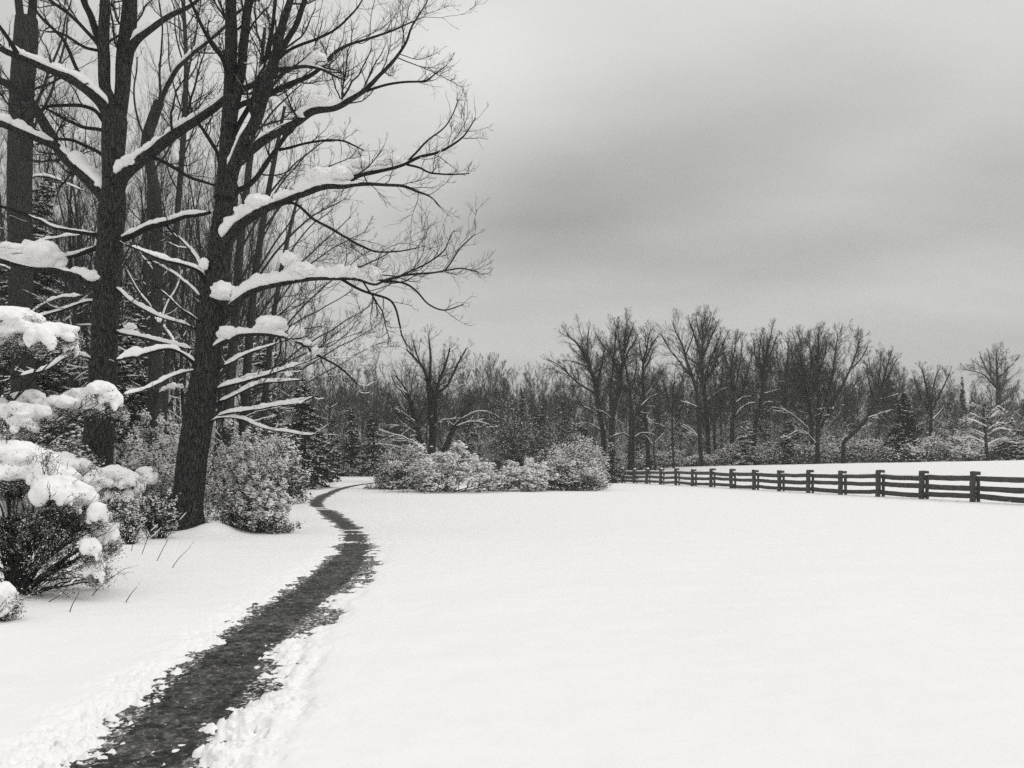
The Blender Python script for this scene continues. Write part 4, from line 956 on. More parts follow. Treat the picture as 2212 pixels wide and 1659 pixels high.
# ---------------------------------------------------------------- shrubs, conifers, undergrowth
def build2(a, ma, b, mb_, name, parent=None):
    """one mesh with two materials"""
    n0 = sum(len(f) for f in a.f)
    for v, f in zip(b.v, b.f): pass
    off = a.n
    a.v += b.v; a.f += [f + off for f in b.f]; a.n += b.n
    o = a.build(name, ma, parent); o.data.materials.append(mb_)
    idx = np.zeros(len(o.data.polygons), np.int32); idx[n0:] = 1
    o.data.polygons.foreach_set('material_index', idx)
    return o

def dome(rng, n, shell=(.75, 1.0), low=-.1):
    z = rng.uniform(low, 1, n); a = rng.uniform(0, 6.28, n); r = np.sqrt(np.clip(1 - z * z, 0, 1))
    return np.stack([r * np.cos(a), r * np.sin(a), z], 1) * rng.uniform(*shell, n)[:, None]

def shrub(name, label, u0, u1, vt, d, seed, group=None, clumps=60, leaf=40, lsize=.05, snow=.6, ssize=.06, snown=8, twig=1., stems=16, mleaf=None, mtw=None, cat='bush', sigma=.16, ragged=.16, twr=.004, depth=.8, dark_low=.55, low=-.05, vase=0., shell=(.5, 1.06), loc=None, rad=None):
    rng = np.random.default_rng(seed)
    if loc is None:
        x = ((u0 + u1) / 2 - CU) / F * d; g = float(ground_z(x, d)); rx = (u1 - u0) / 2 / F * d; h = EYE + (HZ - vt) / F * d - g; ry = rx * depth
    else:
        x, d_ = loc; d = d_; g = float(ground_z(x, d)); rx, ry, h = rad
    root = thing(name, label, cat, (x, d, g), group)
    o = np.array([x, d, g]); sc = np.array([rx, ry, h])
    def warp(p):
        n = 1 + ragged * (noise(*(p.T * 2.1), seed=seed) + .6 * noise(*(p.T * 4.7), seed=seed + 1))
        return p * n[:, None]
    C = warp(dome(rng, clumps, shell, low))
    if vase: C[:, :2] *= (1 - vase + vase * np.clip(C[:, 2:3], 0, 1) ** .5)
    Cw = o + C * sc
    # stems from the foot to the clumps
    ns = min(stems, clumps); tgt = Cw[rng.permutation(clumps)[:ns]]
    foot = o + np.stack([rng.normal(0, .12 * rx, ns), rng.normal(0, .12 * ry, ns), np.full(ns, -.1)], 1)
    t = np.linspace(0, 1, 8)[None, :, None]
    mid = foot * .45 + tgt * .55; mid[:, 2] = foot[:, 2] + (tgt[:, 2] - foot[:, 2]) * .45; mid = mid + rng.normal(0, .05 * rx, (ns, 3))
    P = (1 - t) ** 2 * foot[:, None] + 2 * t * (1 - t) * mid[:, None] + t ** 2 * tgt[:, None]
    r0 = max(.012, .006 * (rx + h)) * rng.uniform(.6, 1.2, ns)
    Rr = r0[:, None] * np.linspace(1, .3, 8)[None]
    mb = MB(); tubes(mb, P, Rr, 5)
    mt = mtw or M_TWIG
    A, B = grow(rng, P, Rr, 3.5 * twig / max(.4, (rx + h) / 2), .6, .35, .12 * h, .6 * h, 6, up=.15, wig=.14, t0=.25, rk=.5, rmin=twr)
    A2, B2 = grow(rng, A, B, 6. * twig / max(.35, (rx + h) / 2), .6, .45, .06 * h, .3 * h, 4, up=.12, wig=.16, t0=.15, rk=.6, rmin=twr * .75)
    tubes(mb, A, B, 4); tubes(mb, A2, B2, 3)
    mb.build('stems', mt, root)
    # foliage
    sg = np.array([sigma * rx, sigma * ry, sigma * h * .75])
    if leaf:
        cc = np.repeat(Cw, leaf, 0) + rng.normal(0, 1, (clumps * leaf, 3)) * sg
        k = cc[:, 2] > g + .02; cc = cc[k]
        if len(A2):
            tips = A2[rng.random(len(A2)) < .8][:, -1]; cc = np.concatenate([cc, tips + rng.normal(0, lsize, tips.shape)])
        mb = MB(); leaves(mb, rng, cc, lsize, .25, .5)
        mb.build('leaves', mleaf or M_SHRUB, root)
    if snow:
        ms = MB()
        n = int(clumps * snown)
        hf = np.clip((C[:, 2] - (1 - dark_low) * .3) * 1.9 + .12, .04, 1)
        pk = rng.choice(clumps, n, p=hf / hf.sum())
        q = Cw[pk] + rng.normal(0, .85, (n, 3)) * sg; q[:, 2] += sg[2] * .55
        q = q[q[:, 2] > g]
        k = rng.random(len(q)) < snow; q = q[k]
        blobs(ms, rng, q, ssize * rng.lognormal(0, .35, len(q)), ssize * .5 * rng.lognormal(0, .3, len(q)), 1)
        # dusted leaves and twigs
        q2 = np.repeat(Cw, max(1, int(leaf * .35 * snow) or int(6 * snow)), 0); q2 = q2 + rng.normal(0, 1.05, q2.shape) * sg + np.array([0, 0, lsize * .7]); q2 = q2[q2[:, 2] > g]
        leaves(ms, rng, q2, lsize * .9, 1.2, .6)
        k = rng.random(len(A)) < .5; snow_ridges(ms, A[k], B[k], np.full(k.sum(), ssize * .35), 5, seed)
        k = rng.random(len(A2)) < .5; snow_ridges(ms, A2[k], B2[k], np.full(k.sum(), ssize * .25), 4, seed)
        ms.build('snow_cover', M_SNOWFAR, root)['kind'] = 'stuff'
    return root

def conifer(name, label, u, vt, hw, d, seed, snow=.5, lsize=.22, dens=1., mleaf=None, H=None, bare=.06, group=None, droop=.25):
    rng = np.random.default_rng(seed)
    x = (u - CU) / F * d; g = float(ground_z(x, d)); H = H or (EYE + (HZ - vt) / F * d - g); Rb = hw / F * d
    root = thing(name, label, 'conifer', (x, d, g), group)
    P, L = spline(np.array([[x, d, g - .3, H * .014 + .03], [x + rng.normal(0, .02) * H, d, g + H * .5, H * .008 + .02], [x, d, g + H, .012]]), 14)
    mb = MB(); trunk_tube(mb, P[:, :3], P[:, 3], 9, .06, seed)
    nb = int(H * 11 * dens); t = bare + (1 - bare) * rng.random(nb); a = rng.uniform(0, 6.28, nb)
    ln = Rb * np.clip((1 - t) ** .8 * 1.05 + .04, .05, 1.2) * rng.uniform(.55, 1.1, nb) * (1 + .25 * noise(t * 9, a * 1.2, seed=seed))
    st = np.stack([np.interp(t, np.linspace(0, 1, 14), P[:, k]) for k in range(3)], 1)
    K = 6; s = np.linspace(0, 1, K)
    B = np.zeros((nb, K, 3))
    B[..., 0] = st[:, None, 0] + np.cos(a)[:, None] * ln[:, None] * s; B[..., 1] = st[:, None, 1] + np.sin(a)[:, None] * ln[:, None] * s
    B[..., 2] = st[:, None, 2] + ln[:, None] * (.12 * s - droop * 1.6 * s ** 2 + .12 * s ** 4) + (t[:, None] > .85) * ln[:, None] * .5 * s
    tubes(mb, B, (np.clip(ln, .1, 4) * .012 + .004)[:, None] * np.linspace(1, .4, K)[None], 4)
    mb.build('trunk', M_BARKFAR, root)
    m = np.clip((ln / lsize * 9 * dens).astype(int), 3, 160); idx = np.repeat(np.arange(nb), m)
    ss = rng.random(len(idx)) ** .7; i0 = np.minimum((ss * (K - 1)).astype(int), K - 2); fr = (ss * (K - 1) - i0)[:, None]
    p = B[idx, i0] * (1 - fr) + B[idx, i0 + 1] * fr
    lat = np.stack([-np.sin(a), np.cos(a), 0 * a], 1)[idx]
    p = p + lat * (rng.normal(0, .20, len(idx)) * ln[idx] * (1.1 - ss * .7))[:, None]; p[:, 2] -= np.abs(rng.normal(0, lsize * .45, len(idx)))
    mb = MB(); leaves(mb, rng, p, lsize * .8, .9, .38); mb.build('foliage', mleaf or M_LEAFFAR, root)
    if snow:
        ms = MB(); k = rng.random(len(p)) < snow * .45
        q = p[k] + np.array([0, 0, lsize * .28]); blobs(ms, rng, q, lsize * .42 * rng.lognormal(0, .35, len(q)), lsize * .16, 1)
        ms.build('snow_cover', M_SNOWFAR, root)['kind'] = 'stuff'
    return root

# island of bushes in the middle, where the path goes out of sight ------------------
shrub('twiggy_bush', 'rounded grey twiggy bush at the end of the path, left of the snowy bushes', 798, 915, 980, 61., 401, clumps=150, leaf=5, lsize=.06, snow=.6, ssize=.042, snown=16, twig=4.5, stems=110, mleaf=M_BRUSH, mtw=M_BRUSH, sigma=.13, ragged=.1, twr=.008)
shrub('snowy_bush', 'widest snow-covered bush with dark hollows, below the many-stemmed tree', 852, 1096, 970, 57., 402, clumps=120, leaf=80, lsize=.058, snow=.85, ssize=.085, snown=56, twig=.8, mleaf=M_LEAFFAR, sigma=.065, ragged=.3, twr=.008)
shrub('snowy_bush', 'snow-covered bush with a dark hollow, right of the widest snowy bush', 1072, 1202, 996, 58., 403, clumps=75, leaf=70, lsize=.055, snow=.85, ssize=.08, snown=50, mleaf=M_LEAFFAR, sigma=.085, ragged=.28, twr=.008)
shrub('snowy_bush', 'grey frosted bush between the dark-hollowed bush and the fence end', 1150, 1275, 962, 61., 404, clumps=160, leaf=8, lsize=.06, snow=.8, ssize=.05, snown=26, twig=4., stems=110, mleaf=M_BRUSH, mtw=M_BRUSH, sigma=.12, ragged=.14, twr=.008)
shrub('snowy_bush', 'tall frosted bush hiding the far end of the fence', 1212, 1316, 966, 63., 405, clumps=170, leaf=9, lsize=.06, snow=.85, ssize=.052, snown=28, twig=4., stems=110, mleaf=M_BRUSH, mtw=M_BRUSH, sigma=.12, ragged=.16, twr=.008)
shrub('snowy_bush', 'low frosted bush at the foot of the tall frosted bush', 1200, 1304, 994, 60., 406, clumps=60, leaf=45, lsize=.075, snow=.8, ssize=.075, snown=30, mleaf=M_BRUSH, sigma=.11, ragged=.25, twr=.008)
shrub('twiggy_bush', 'tall hazy thicket bush behind the snowy bushes, right of the many-stemmed tree', 1040, 1190, 880, 74., 407, clumps=140, leaf=3, lsize=.06, snow=.4, ssize=.045, snown=12, twig=4.2, stems=120, mleaf=M_BRUSH, mtw=M_BRUSH, sigma=.13, twr=.010)
shrub('twiggy_bush', 'tall hazy thicket bush behind the snowy bushes, left of the frosted ones', 1130, 1262, 905, 73., 408, clumps=130, leaf=3, lsize=.06, snow=.4, ssize=.045, snown=12, twig=4.2, stems=120, mleaf=M_BRUSH, mtw=M_BRUSH, sigma=.13, twr=.010)
# beyond the path bend on the left
shrub('snowy_bush', 'small rounded grey bush at the outside of the path bend', 622, 688, 985, 66., 409, clumps=70, leaf=40, lsize=.075, snow=.55, ssize=.08, snown=10, twig=1.4, mleaf=M_BRUSH, sigma=.15, twr=.008)
shrub('snowy_bush', 'low snow-dusted bush left of the small rounded one by the path bend', 575, 650, 968, 55., 410, clumps=70, leaf=45, lsize=.07, snow=.75, ssize=.09, snown=12, mleaf=M_BRUSH, sigma=.15, twr=.007)
shrub('snowy_bush', 'low pale brush along the wood edge at the far end of the path', 690, 800, 1012, 88., 411, clumps=70, leaf=40, lsize=.08, snow=.8, ssize=.10, snown=12, mleaf=M_BRUSH, sigma=.15, twr=.009)
conifer('evergreen_tree', 'dark evergreen left of the far end of the path, leftmost of three', 716, 905, 40, 86., 420, .22, .24)
conifer('evergreen_tree', 'dark evergreen at the far end of the path, in the middle of three', 757, 880, 44, 88., 421, .2, .24)
conifer('evergreen_tree', 'dark evergreen beside the round grey bush, rightmost of three', 802, 892, 42, 86., 422, .25, .24)
conifer('evergreen_tree', 'squat dark evergreen low behind the path bend', 690, 950, 38, 80., 428, .35, .22)
# conifers in the treeline
conifer('spruce', 'dark pointed spruce standing clear at the right of the treeline', 1951, 848, 48, 91.5, 423, .14, .24, 2.0, droop=.35)
conifer('spruce', 'bright snow-covered young spruce at the foot of the snow-lined fork', 1612, 905, 40, 94., 424, .95, .22, 1.2)
conifer('spruce', 'small dark spruce spire behind the thicket, left of the tall limbed tree', 1125, 836, 20, 100., 425, .12, .22, 1.2)
conifer('evergreen_tree', 'dark bushy evergreen right of the snow-covered young spruce', 1706, 885, 46, 96., 426, .3, .26)
conifer('evergreen_tree', 'snow-dusted evergreen at the right edge of the picture', 2186, 902, 46, 86., 427, .75, .24)
conifer('evergreen_tree', 'dark evergreen low behind the frosted bushes by the fence end', 1258, 915, 40, 80., 429, .2, .24)
conifer('evergreen_tree', 'dark evergreen under the tall limbed tree', 1318, 955, 30, 90., 430, .3, .24)
conifer('spruce', 'small dark spire on the skyline left of the umbrella-crowned tree', 2078, 812, 16, 135., 431, .1, .3)
conifer('evergreen_tree', 'dark rounded evergreen crown behind the spruce', 1918, 808, 46, 118., 432, .08, .34, 1.3)
conifer('evergreen_tree', 'dark evergreen reaching in from the right edge on the skyline', 2222, 805, 42, 120., 433, .25, .32)
conifer('evergreen_tree', 'pale snow-dusted evergreen low between the spruce and small tiered tree', 2085, 925, 34, 95., 434, .7, .24)
# dark evergreens standing low in the far wood
for k, (u, vt, d_) in enumerate(((860, 868, 104.), (1010, 880, 108.), (1075, 862, 112.), (1165, 872, 106.), (1215, 866, 114.), (1385, 880, 110.), (1470, 872, 112.), (1640, 868, 108.), (1745, 872, 112.), (1830, 880, 108.), (1985, 878, 110.), (2050, 868, 114.), (2140, 890, 108.))):
    conifer('evergreen_tree', 'dark evergreen standing low among the bare trees of the far wood', u, vt, 30 + (k * 7) % 13, d_, 470 + k, .25, .26, 1.1, group='dark evergreens of the far wood')
# low bushes along the far edge of the field
def edge_bushes():
    rng = np.random.default_rng(88)
    G = 'frosted bushes along the far edge of the field'
    for k, u in enumerate(np.arange(1352, 2300, 44)):
        uu = u + rng.uniform(-10, 10); hw = rng.uniform(32, 52); d = np.interp(uu, [1350, 1700, 2300], [100, 97, 84]) + rng.uniform(-2, 2)
        vt = np.interp(uu, [1350, 1500, 1600, 1900, 2300], [985, 975, 955, 955, 950]) + rng.uniform(-12, 14)
        shrub('frosted_bush', 'low pale frosted bush in the row along the far edge of the field', uu - hw, uu + hw, vt, d, 500 + k, G, clumps=60, leaf=16, lsize=.09, snow=rng.uniform(.5, .9), ssize=.10, snown=11, twig=2.0, stems=26, mleaf=M_BRUSH, mtw=M_BRUSH, sigma=.16, twr=.011)
edge_bushes()

# undergrowth of the woods: too many stems to count
def undergrowth():
    rng = np.random.default_rng(91)
    pts = []
    n = 7500
    d = rng.uniform(98, 165, n); u = rng.uniform(520, 2330, n); x = (u - CU) / F * d; h = rng.uniform(1.6, 7.0, n)
    k = (d > 103) | (u > 1500); pts.append((x[k], d[k], h[k], np.full(k.sum(), .013)))
    n = 3800
    d = rng.uniform(34, 88, n); umax = np.interp(d, [34, 50, 70, 88], [500, 560, 610, 720]); u = -80 + (umax + 80) * rng.random(n); x = (u - CU) / F * d
    pts.append((x, d, rng.uniform(.8, 3.8, n), np.full(n, .008) * (d / 60)))
    x, y, h, r = [np.concatenate(q) for q in zip(*pts)]
    N = len(x); K = 5; z = ground_z(x, y); D = norm(np.stack([rng.normal(0, .25, N), rng.normal(0, .25, N), np.ones(N)], 1))
    P = np.zeros((N, K, 3)); P[:, 0] = np.stack([x, y, z - .1], 1)
    for k in range(1, K):
        P[:, k] = P[:, k - 1] + D * (h / (K - 1))[:, None]; D = norm(D + rng.normal(0, .2, (N, 3)))
    Rr = r[:, None] * np.linspace(1.5, .6, K)[None]
    mb = MB(); tubes(mb, P, Rr, 3)
    A, B = grow(rng, P, Rr, 2.2, .7, .45, .3, 1.8, 4, up=.2, wig=.15, t0=.15, rk=.7, rmin=.007, tipfork=2)
    A2, B2 = grow(rng, A, B, 1.6, .7, .5, .2, .9, 3, up=.1, wig=.15, t0=.1, rk=.8, rmin=.006, tipfork=1)
    tubes(mb, A, B, 3); tubes(mb, A2, B2, 3)
    ms = MB(); k = rng.random(len(A)) < .45; snow_ridges(ms, A[k], B[k], np.full(k.sum(), .03), 4, 5, steep=.9)
    k = rng.random(len(A2)) < .3; snow_ridges(ms, A2[k], B2[k], np.full(k.sum(), .025), 4, 6, steep=.95)
    o = build2(mb, M_BRUSH, ms, M_SNOWFAR, 'undergrowth'); tag(o, 'grey snow-dusted undergrowth filling the woods', 'undergrowth', kind='stuff')
undergrowth()

# thicket behind the large trunks ----------------------------------------------------
LV = dict(mleaf=M_SHRUB)
shrub('laurel_bush', 'leafy snow-speckled bush right behind the foot of the leaning trunk', 432, 626, 962, 22.6, 440, clumps=300, leaf=70, lsize=.027, snow=.7, ssize=.03, snown=28, low=.0, vase=.35, shell=(.4, 1.12), twig=1.3, stems=26, sigma=.042, ragged=.36, mleaf=M_SHRUB, depth=.7)
shrub('laurel_bush', 'low snow-speckled bush trailing onto the snow right of the leafy one', 530, 632, 1052, 22., 449, clumps=150, leaf=60, lsize=.027, snow=.85, ssize=.03, snown=26, twig=1.3, stems=24, sigma=.055, ragged=.3, mleaf=M_SHRUB, low=.0)
shrub('laurel_bush', 'taller snow-speckled bush behind the leafy one right of the leaning trunk', 450, 600, 918, 27., 441, clumps=260, leaf=60, lsize=.03, snow=.85, ssize=.033, snown=28, low=.1, shell=(.4, 1.12), twig=1.3, stems=26, sigma=.045, ragged=.34, mleaf=M_SHRUB)
shrub('laurel_bush', 'dark leafy bush left of the leaning trunk', 262, 412, 985, 23.2, 442, clumps=240, leaf=60, lsize=.028, snow=.8, ssize=.03, snown=24, low=.05, vase=.3, shell=(.4, 1.12), twig=1.5, stems=34, sigma=.05, ragged=.34, mleaf=M_SHRUB, depth=.7)
shrub('laurel_bush', 'snow-topped bush between the two large trunks', 262, 432, 912, 28., 443, clumps=280, leaf=60, lsize=.03, snow=.85, ssize=.033, snown=28, low=.1, shell=(.4, 1.12), twig=1.3, stems=26, sigma=.045, ragged=.34, mleaf=M_SHRUB)
shrub('laurel_bush', 'dark bush at the foot of the forked oak', 120, 262, 1000, 22.2, 444, clumps=100, leaf=60, lsize=.042, snow=.6, ssize=.04, snown=16, twig=1.3, stems=22, sigma=.13, mleaf=M_LEAF, depth=.6)
shrub('laurel_bush', 'dark snowy bush behind the forked oak at the left edge', 30, 200, 925, 27.5, 445, clumps=110, leaf=60, lsize=.05, snow=.6, ssize=.05, snown=14, twig=1.2, sigma=.13, mleaf=M_LEAF)
shrub('laurel_bush', 'dark snowy bush filling the left edge behind the boughs', -110, 70, 900, 25., 446, clumps=110, leaf=60, lsize=.05, snow=.6, ssize=.05, snown=14, twig=1.2, sigma=.13, mleaf=M_LEAF)
shrub('laurel_bush', 'snow-dusted bush deep in the thicket behind the trunk pair', 560, 665, 935, 40., 447, clumps=90, leaf=50, lsize=.06, snow=.75, ssize=.06, snown=14, sigma=.14, mleaf=M_SHRUB, twr=.006)
conifer('hemlock', 'dark snow-flecked hemlock behind the forked oak, left of it', 100, 375, 145, 32., 450, .6, .13, 1.7, mleaf=M_LEAF, droop=.3)
conifer('hemlock', 'dark snow-flecked hemlock at the left edge behind the thick grey trunk', -30, 420, 130, 33., 451, .55, .13, 1.6, mleaf=M_LEAF, droop=.3)
conifer('hemlock', 'dark hemlock low between the two large trunks', 288, 600, 105, 36., 452, .5, .14, 1.5, mleaf=M_LEAF, droop=.3)
conifer('hemlock', 'dark hemlock behind the leaning trunk, right of it', 560, 740, 95, 47., 453, .45, .16, 1.5, mleaf=M_LEAF, droop=.3)
conifer('hemlock', 'dark hemlock deep in the wood, above the small bush by the bend', 655, 830, 85, 62., 454, .4, .2, 1.4, mleaf=M_LEAFFAR, droop=.3)

shrub('bare_shrub', 'leafless twiggy shrub in front of the leaning trunk foot, left side', 276, 404, 1050, 19.6, 460, clumps=60, leaf=0, lsize=.03, snow=.5, ssize=.022, snown=10, twig=2.2, stems=46, sigma=.06, ragged=.3, low=.1, vase=.5, twr=.006)
shrub('bare_shrub', 'leafless twiggy shrub between the near shrub and the bushy sprigs', 236, 322, 1080, 18.5, 461, clumps=50, leaf=0, lsize=.03, snow=.5, ssize=.022, snown=10, twig=2.2, stems=36, sigma=.06, ragged=.3, low=.1, vase=.5, twr=.006)
# weeds and bare sprigs on the snow ---------------------------------------------------
def sprig(label, pts, seed, n=3, gr='bare sprigs poking through the snow'):
    rng = np.random.default_rng(seed)
    b = GPX(*pts[0]); d = b[1]
    P = np.array([np.append(PX(u, v, d), .006) for u, v in pts]); P[0, 2] = b[2] - .05
    q, L = spline(P, 9); root = thing('bare_sprig', label, 'plant', b)
    mb = MB(); A = q[None, :, :3]; B = np.linspace(.007, .003, 9)[None]
    tubes(mb, A, B, 5)
    C, Dd = grow(rng, A, B, n, .6, .4, .1, .5, 5, up=.1, wig=.12, t0=.2, rk=.7, rmin=.003)
    tubes(mb, C, Dd, 4); C2, D2 = grow(rng, C, Dd, n, .6, .4, .05, .25, 4, up=.1, wig=.12, t0=.2, rk=.7, rmin=.0025); tubes(mb, C2, D2, 3)
    mb.build('stem', M_TWIG, root)
    ms = MB(); snow_ridges(ms, C, Dd, np.full(len(C), .012), 5, seed, steep=.95)
    if ms.n: ms.build('snow_cover', M_SNOWFAR, root)['kind'] = 'stuff'
    return root
sprig('bare forked sprig in the snow right of the near snowy shrub', [(192, 1288), (215, 1268), (245, 1245), (272, 1227)], 601, 4)
sprig('short bare sprig nearest the bottom left corner', [(148, 1320), (158, 1303), (170, 1282)], 602, 5)
sprig('thin upright sprig between the near shrub and the path', [(268, 1300), (282, 1284), (296, 1268)], 603, 2)
sprig('single bare stick leaning out of the snow left of the path', [(368, 1227), (385, 1208), (411, 1182)], 604, .6)
sprig('tall leafless stem left of the leaning trunk foot', [(336, 1212), (355, 1180), (372, 1150), (388, 1122)], 605, 5)
sprig('bushy bare sprig in front of the dark leafy bush', [(305, 1196), (318, 1165), (330, 1130), (336, 1096)], 606, 6)
sprig('bare sprig left of the bushy one', [(283, 1190), (290, 1160), (300, 1125), (305, 1090)], 607, 6)
sprig('low crooked twig lying below the near snowy shrub', [(92, 1300), (112, 1296), (132, 1284), (150, 1262)], 608, 4)
sprig('dark grass tuft by the right end of the fence', [(2168, 1090), (2172, 1085), (2180, 1082)], 609, 8)

for k, (u, v) in enumerate(((1705, 1068), (1768, 1071), (1842, 1075), (1912, 1079), (1948, 1081), (2030, 1085), (2066, 1086))):
    sprig('small tuft of dead grass at the foot of the rail fence', [(u, v), (u + 2, v - 4), (u + 5, v - 7)], 620 + k, 9)['group'] = 'grass tufts under the fence'
# snow-laden evergreen shrub in the near left corner -----------------------------------
def pads_thing(name, label, cat, base, foot_px, d, pads, seed, dz=.35, leafn=1.0, lsize=.03, branch=.02, hang=1.0, nst=1, low_fill=0, spread=.5, gl=1., vox=.022):
    """base: world point of the foot; pads: (u, v, rx, ry) snow cushions in the picture, each on its own spray of foliage"""
    rng = np.random.default_rng(seed)
    root = thing(name, label, cat, base)
    ms, ml, mst, mp = MB(), MB(), MB(), MB(); br = []; PD = []
    for k, (u, v, rx, ry) in enumerate(pads):
        dd = d + rng.uniform(-dz, dz); c = PX(u, v, dd); a = rx / F * dd * 1.35; b = ry / F * dd * 1.3; PD.append((c, a, b))
        # cushion: one main lump and satellites hanging over the edge
        lump(mp, c, a, b, seed=seed + k * 3, sub=4, ry=a * rng.uniform(.7, 1.0), amp=.24, fr=1.7, under=.9)
        for q in range(rng.integers(5, 9)):
            an = rng.uniform(0, 6.28); o = np.array([math.cos(an) * a * .8, math.sin(an) * a * .7, -b * rng.uniform(.1, 1.15)])
            s = rng.uniform(.25, .5); lump(mp, c + o, a * s * .9, b * s * rng.uniform(.9, 1.8), seed=seed + k * 3 + q, sub=3, amp=.3, under=1.)
        # sprays of foliage below and around
        n = int(leafn * 9000 * a * (b + .05) * (.03 / lsize) ** 1.6) + 60
        p = c + rng.normal(0, 1, (n, 3)) * np.array([a * .55, a * .4, b * .45]) + np.array([0, a * .35, -b * 1.1 * hang])
        leaves(ml, rng, p, lsize, .15, .42)
        n2 = int(n * .05); dv = norm(rng.normal(0, 1, (n2, 3))); dv[:, 2] = -np.abs(dv[:, 2]) + .15; q = c + dv * np.array([a, a * .9, b]) * rng.uniform(.85, 1.1, (n2, 1)); leaves(ml, rng, q, lsize * .9, 0, .4)
        p2 = p[rng.random(n) < .45]; blobs(ms, rng, p2 + np.array([0, 0, lsize * .4]), lsize * .55 * rng.lognormal(0, .4, len(p2)), lsize * .3, 1)
        br.append(c - np.array([0, 0, b * .5]))
    br = np.array(br); br = np.repeat(br, nst, 0) + (rng.normal(0, .12, (len(br) * nst, 3)) if nst > 1 else 0)
    N = len(br); foot = np.array(base) + np.stack([rng.normal(0, .10, N), rng.normal(0, .10, N), np.full(N, -.08)], 1) * spread
    t = np.linspace(0, 1, 10)[None, :, None]
    mid = foot * .5 + br * .5 + rng.normal(0, .08, (N, 3)); mid[:, 2] += .12 * (br[:, 2] - foot[:, 2])
    P = (1 - t) ** 2 * foot[:, None] + 2 * t * (1 - t) * mid[:, None] + t ** 2 * br[:, None]
    P[:, 1:-1] += rng.normal(0, .012, P[:, 1:-1].shape)
    Rr = branch * rng.uniform(.5, 1.3, N)[:, None] * np.linspace(1, .35, 10)[None]
    tubes(mst, P, Rr, 6)
    A, B = grow(rng, P, Rr, 7. * gl, .6, .3, .12, .7 * gl, 6, up=.08, wig=.14, t0=.2, rk=.5, rmin=.004); tubes(mst, A, B, 4)
    A2, B2 = grow(rng, A, B, 8., .6, .4, .06, .3, 4, up=.08, wig=.16, t0=.1, rk=.6, rmin=.003); tubes(mst, A2, B2, 3)
    tips = A2[:, -1]; tips = tips[rng.random(len(tips)) < .75]
    for c, a, b in PD:
        q = ((tips[:, 0] - c[0]) / a) ** 2 + ((tips[:, 2] - c[2] - b * .2) / b) ** 2; tips = tips[(q > 1.5) | (tips[:, 1] > c[1] + .3 * a)]
    if low_fill:
        idx = np.repeat(np.arange(len(tips)), low_fill); tl = tips[idx] + rng.normal(0, .035, (len(idx), 3)); leaves(ml, rng, tl, lsize, .1, .42); k = rng.random(len(tl)) < .5; leaves(ms, rng, tl[k] + np.array([0, 0, lsize * .5]), lsize * .8, 1., .6)
        k = rng.random(len(tips)) < .35; blobs(ms, rng, tips[k] + np.array([0, 0, .02]), lsize * 1.0, lsize * .6, 1)
    mst.build('branches', M_TWIG, root); ml.build('foliage', M_LEAF, root); ms.build('snow_dust', M_SNOW, root)['kind'] = 'stuff'
    # the cushions sag into one another: fuse them into one skin and soften it
    o = mp.build('snow_cover', M_SNOW, root); o['kind'] = 'stuff'
    r = o.modifiers.new('fuse', 'REMESH'); r.mode = 'VOXEL'; r.voxel_size = vox; r.use_smooth_shade = True
    q = o.modifiers.new('soften', 'SMOOTH'); q.factor = .5; q.iterations = 7
    dg = bpy.context.evaluated_depsgraph_get(); me = bpy.data.meshes.new_from_object(o.evaluated_get(dg)); o.modifiers.clear(); o.data = me
    if not me.materials: me.materials.append(M_SNOW)
    V = np.zeros(len(me.vertices) * 3, np.float32); me.vertices.foreach_get('co', V); V = V.reshape(-1, 3).astype(float)
    V = V + np.stack([noise(*(V.T * 16), seed=seed + c) + .5 * noise(*(V.T * 40), seed=seed + c + 5) for c in range(3)], -1) * .010
    me.vertices.foreach_set('co', V.astype(np.float32).ravel()); me.update()
    return root

def C5(l): return [(x * .3183, 816 + y * .3183, rx * .3183, ry * .3183) for x, y, rx, ry in l]
def C3(l): return [(x * .2604, 432 + y * .2604, rx * .2604, ry * .2604) for x, y, rx, ry in l]
b = GPX(28, 1284)
pads_thing('evergreen_shrub', 'large evergreen shrub bowed under thick snow at the left edge, nearest the camera', 'bush', b, None, b[1], C5([
    (60, 510, 130, 70), (200, 540, 120, 65), (270, 590, 70, 60), (110, 560, 110, 60), (40, 640, 110, 50), (190, 640, 60, 45), (410, 670, 85, 60), (350, 740, 95, 65), (260, 800, 70, 75), (300, 860, 55, 45), (470, 740, 80, 55), (540, 800, 80, 70), (590, 880, 48, 60), (520, 870, 50, 50),
    (70, 860, 110, 48), (20, 900, 60, 40), (660, 900, 46, 50), (700, 960, 50, 55), (740, 1050, 48, 62), (680, 1040, 40, 45), (610, 1150, 55, 55), (650, 1220, 58, 72), (640, 1290, 50, 48), (-80, 560, 130, 80), (-120, 760, 110, 60), (-60, 1000, 90, 50), (250, 640, 55, 40), (440, 800, 40, 40)]), 700, .45, 1.2, .014, .017, 1.1, 3, 15)
b2 = GPX(4, 1336)
pads_thing('evergreen_shrub', 'small snow-capped evergreen sprout in the bottom left corner of the bank', 'bush', b2, None, b2[1], C5([(20, 1440, 62, 42), (70, 1500, 42, 48), (10, 1520, 55, 40), (-70, 1470, 70, 45), (30, 1570, 34, 26)]), 720, .12, 1.2, .014, .008, 1.0, 3, 4, .3)
bt = np.array([PX(-260, 900, 13.)[0], 13., 0]); bt[2] = float(ground_z(bt[0], bt[1]))
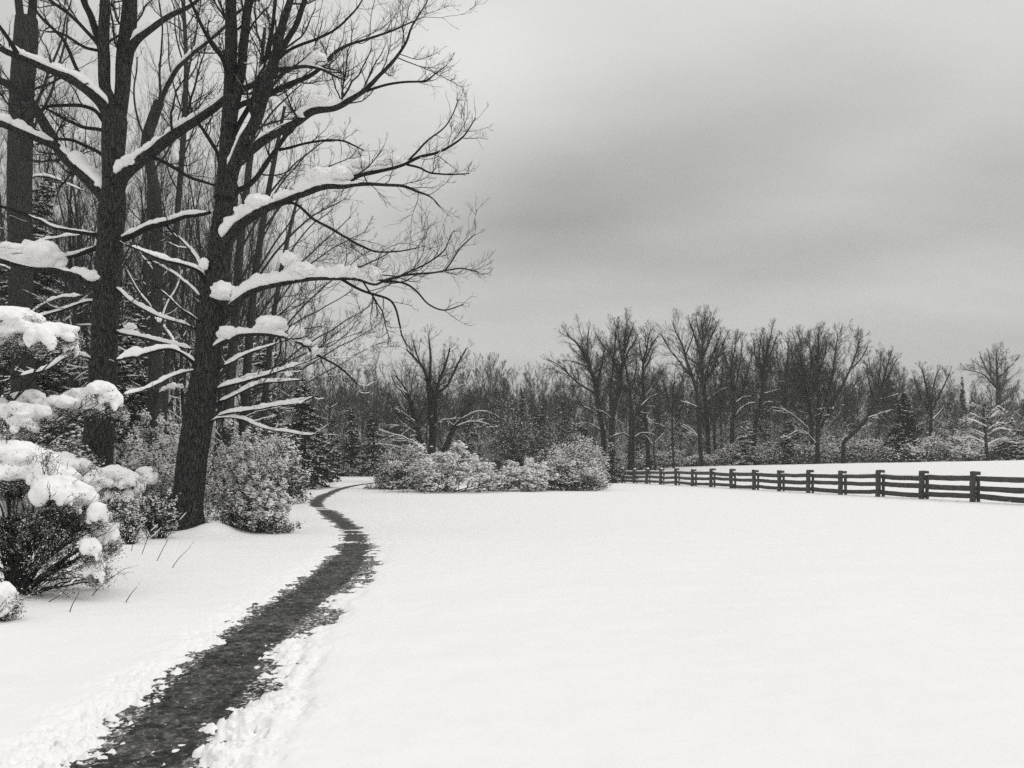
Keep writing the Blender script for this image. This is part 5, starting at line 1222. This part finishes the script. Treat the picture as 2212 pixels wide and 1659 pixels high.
pads_thing('evergreen_tree', 'snow-laden evergreen leaning in from beyond the left edge, boughs in front of the trunks', 'conifer', bt, None, 13., C3([
    (90, 940, 120, 45), (180, 985, 80, 35), (60, 1020, 90, 30), (180, 1060, 120, 45), (300, 1000, 55, 45), (330, 1110, 80, 60), (440, 1075, 90, 45), (520, 1080, 85, 45), (580, 1150, 48, 65), (30, 1130, 70, 45), (250, 1140, 60, 45), (-100, 1000, 130, 70), (-150, 1150, 120, 70)])
    + C5([(50, 240, 95, 45), (40, 335, 90, 38), (200, 130, 80, 35), (130, 210, 70, 40), (240, 230, 80, 42), (330, 200, 70, 50), (430, 165, 70, 35), (500, 140, 60, 45), (575, 110, 75, 42), (690, 70, 70, 36), (735, 110, 50, 35), (785, 150, 34, 46), (630, 180, 50, 30), (-80, 200, 110, 60), (-60, 360, 100, 50), (160, 300, 70, 40), (90, 390, 60, 30)]), 740, .5, .95, .016, .022, 1.1, 1, 0, 1., .35)
b4 = GPX(215, 1150)
pads_thing('evergreen_shrub', 'snow-topped shrub spreading between the near shrub and the leaning trunk', 'bush', b4, None, b4[1], C5([
    (400, 550, 85, 38), (460, 590, 60, 35), (530, 600, 60, 42), (560, 680, 60, 55), (680, 680, 85, 40), (770, 640, 70, 35), (730, 700, 60, 40), (870, 690, 70, 42), (930, 740, 38, 42), (990, 650, 55, 38), (1020, 680, 36, 34), (620, 640, 50, 35), (800, 720, 50, 35), (880, 790, 40, 26), (760, 800, 46, 26), (660, 790, 46, 28), (950, 820, 30, 22)]), 760, .5, .9, .018, .016, 1.3, 3, 7)

# winter air -------------------------------------------------------------------------
def haze():
    import bmesh
    bm = bmesh.new(); bmesh.ops.create_cube(bm, size=1)
    me = bpy.data.meshes.new('haze'); bm.to_mesh(me); bm.free()
    o = bpy.data.objects.new('haze', me); COL.objects.link(o)
    o.scale = (16000, 16000, 40); o.location = (0, 2000, 14)
    m = bpy.data.materials.new('winter_air'); m.use_nodes = True; nt = m.node_tree; nt.nodes.clear()
    out = nt.nodes.new('ShaderNodeOutputMaterial'); v = nt.nodes.new('ShaderNodeVolumePrincipled')
    v.inputs['Color'].default_value = (.97, .97, .96, 1); v.inputs['Density'].default_value = HAZE
    nt.links.new(v.outputs[0], out.inputs['Volume']); me.materials.append(m)
    tag(o, kind='stuff')
HAZE = .0009
haze()
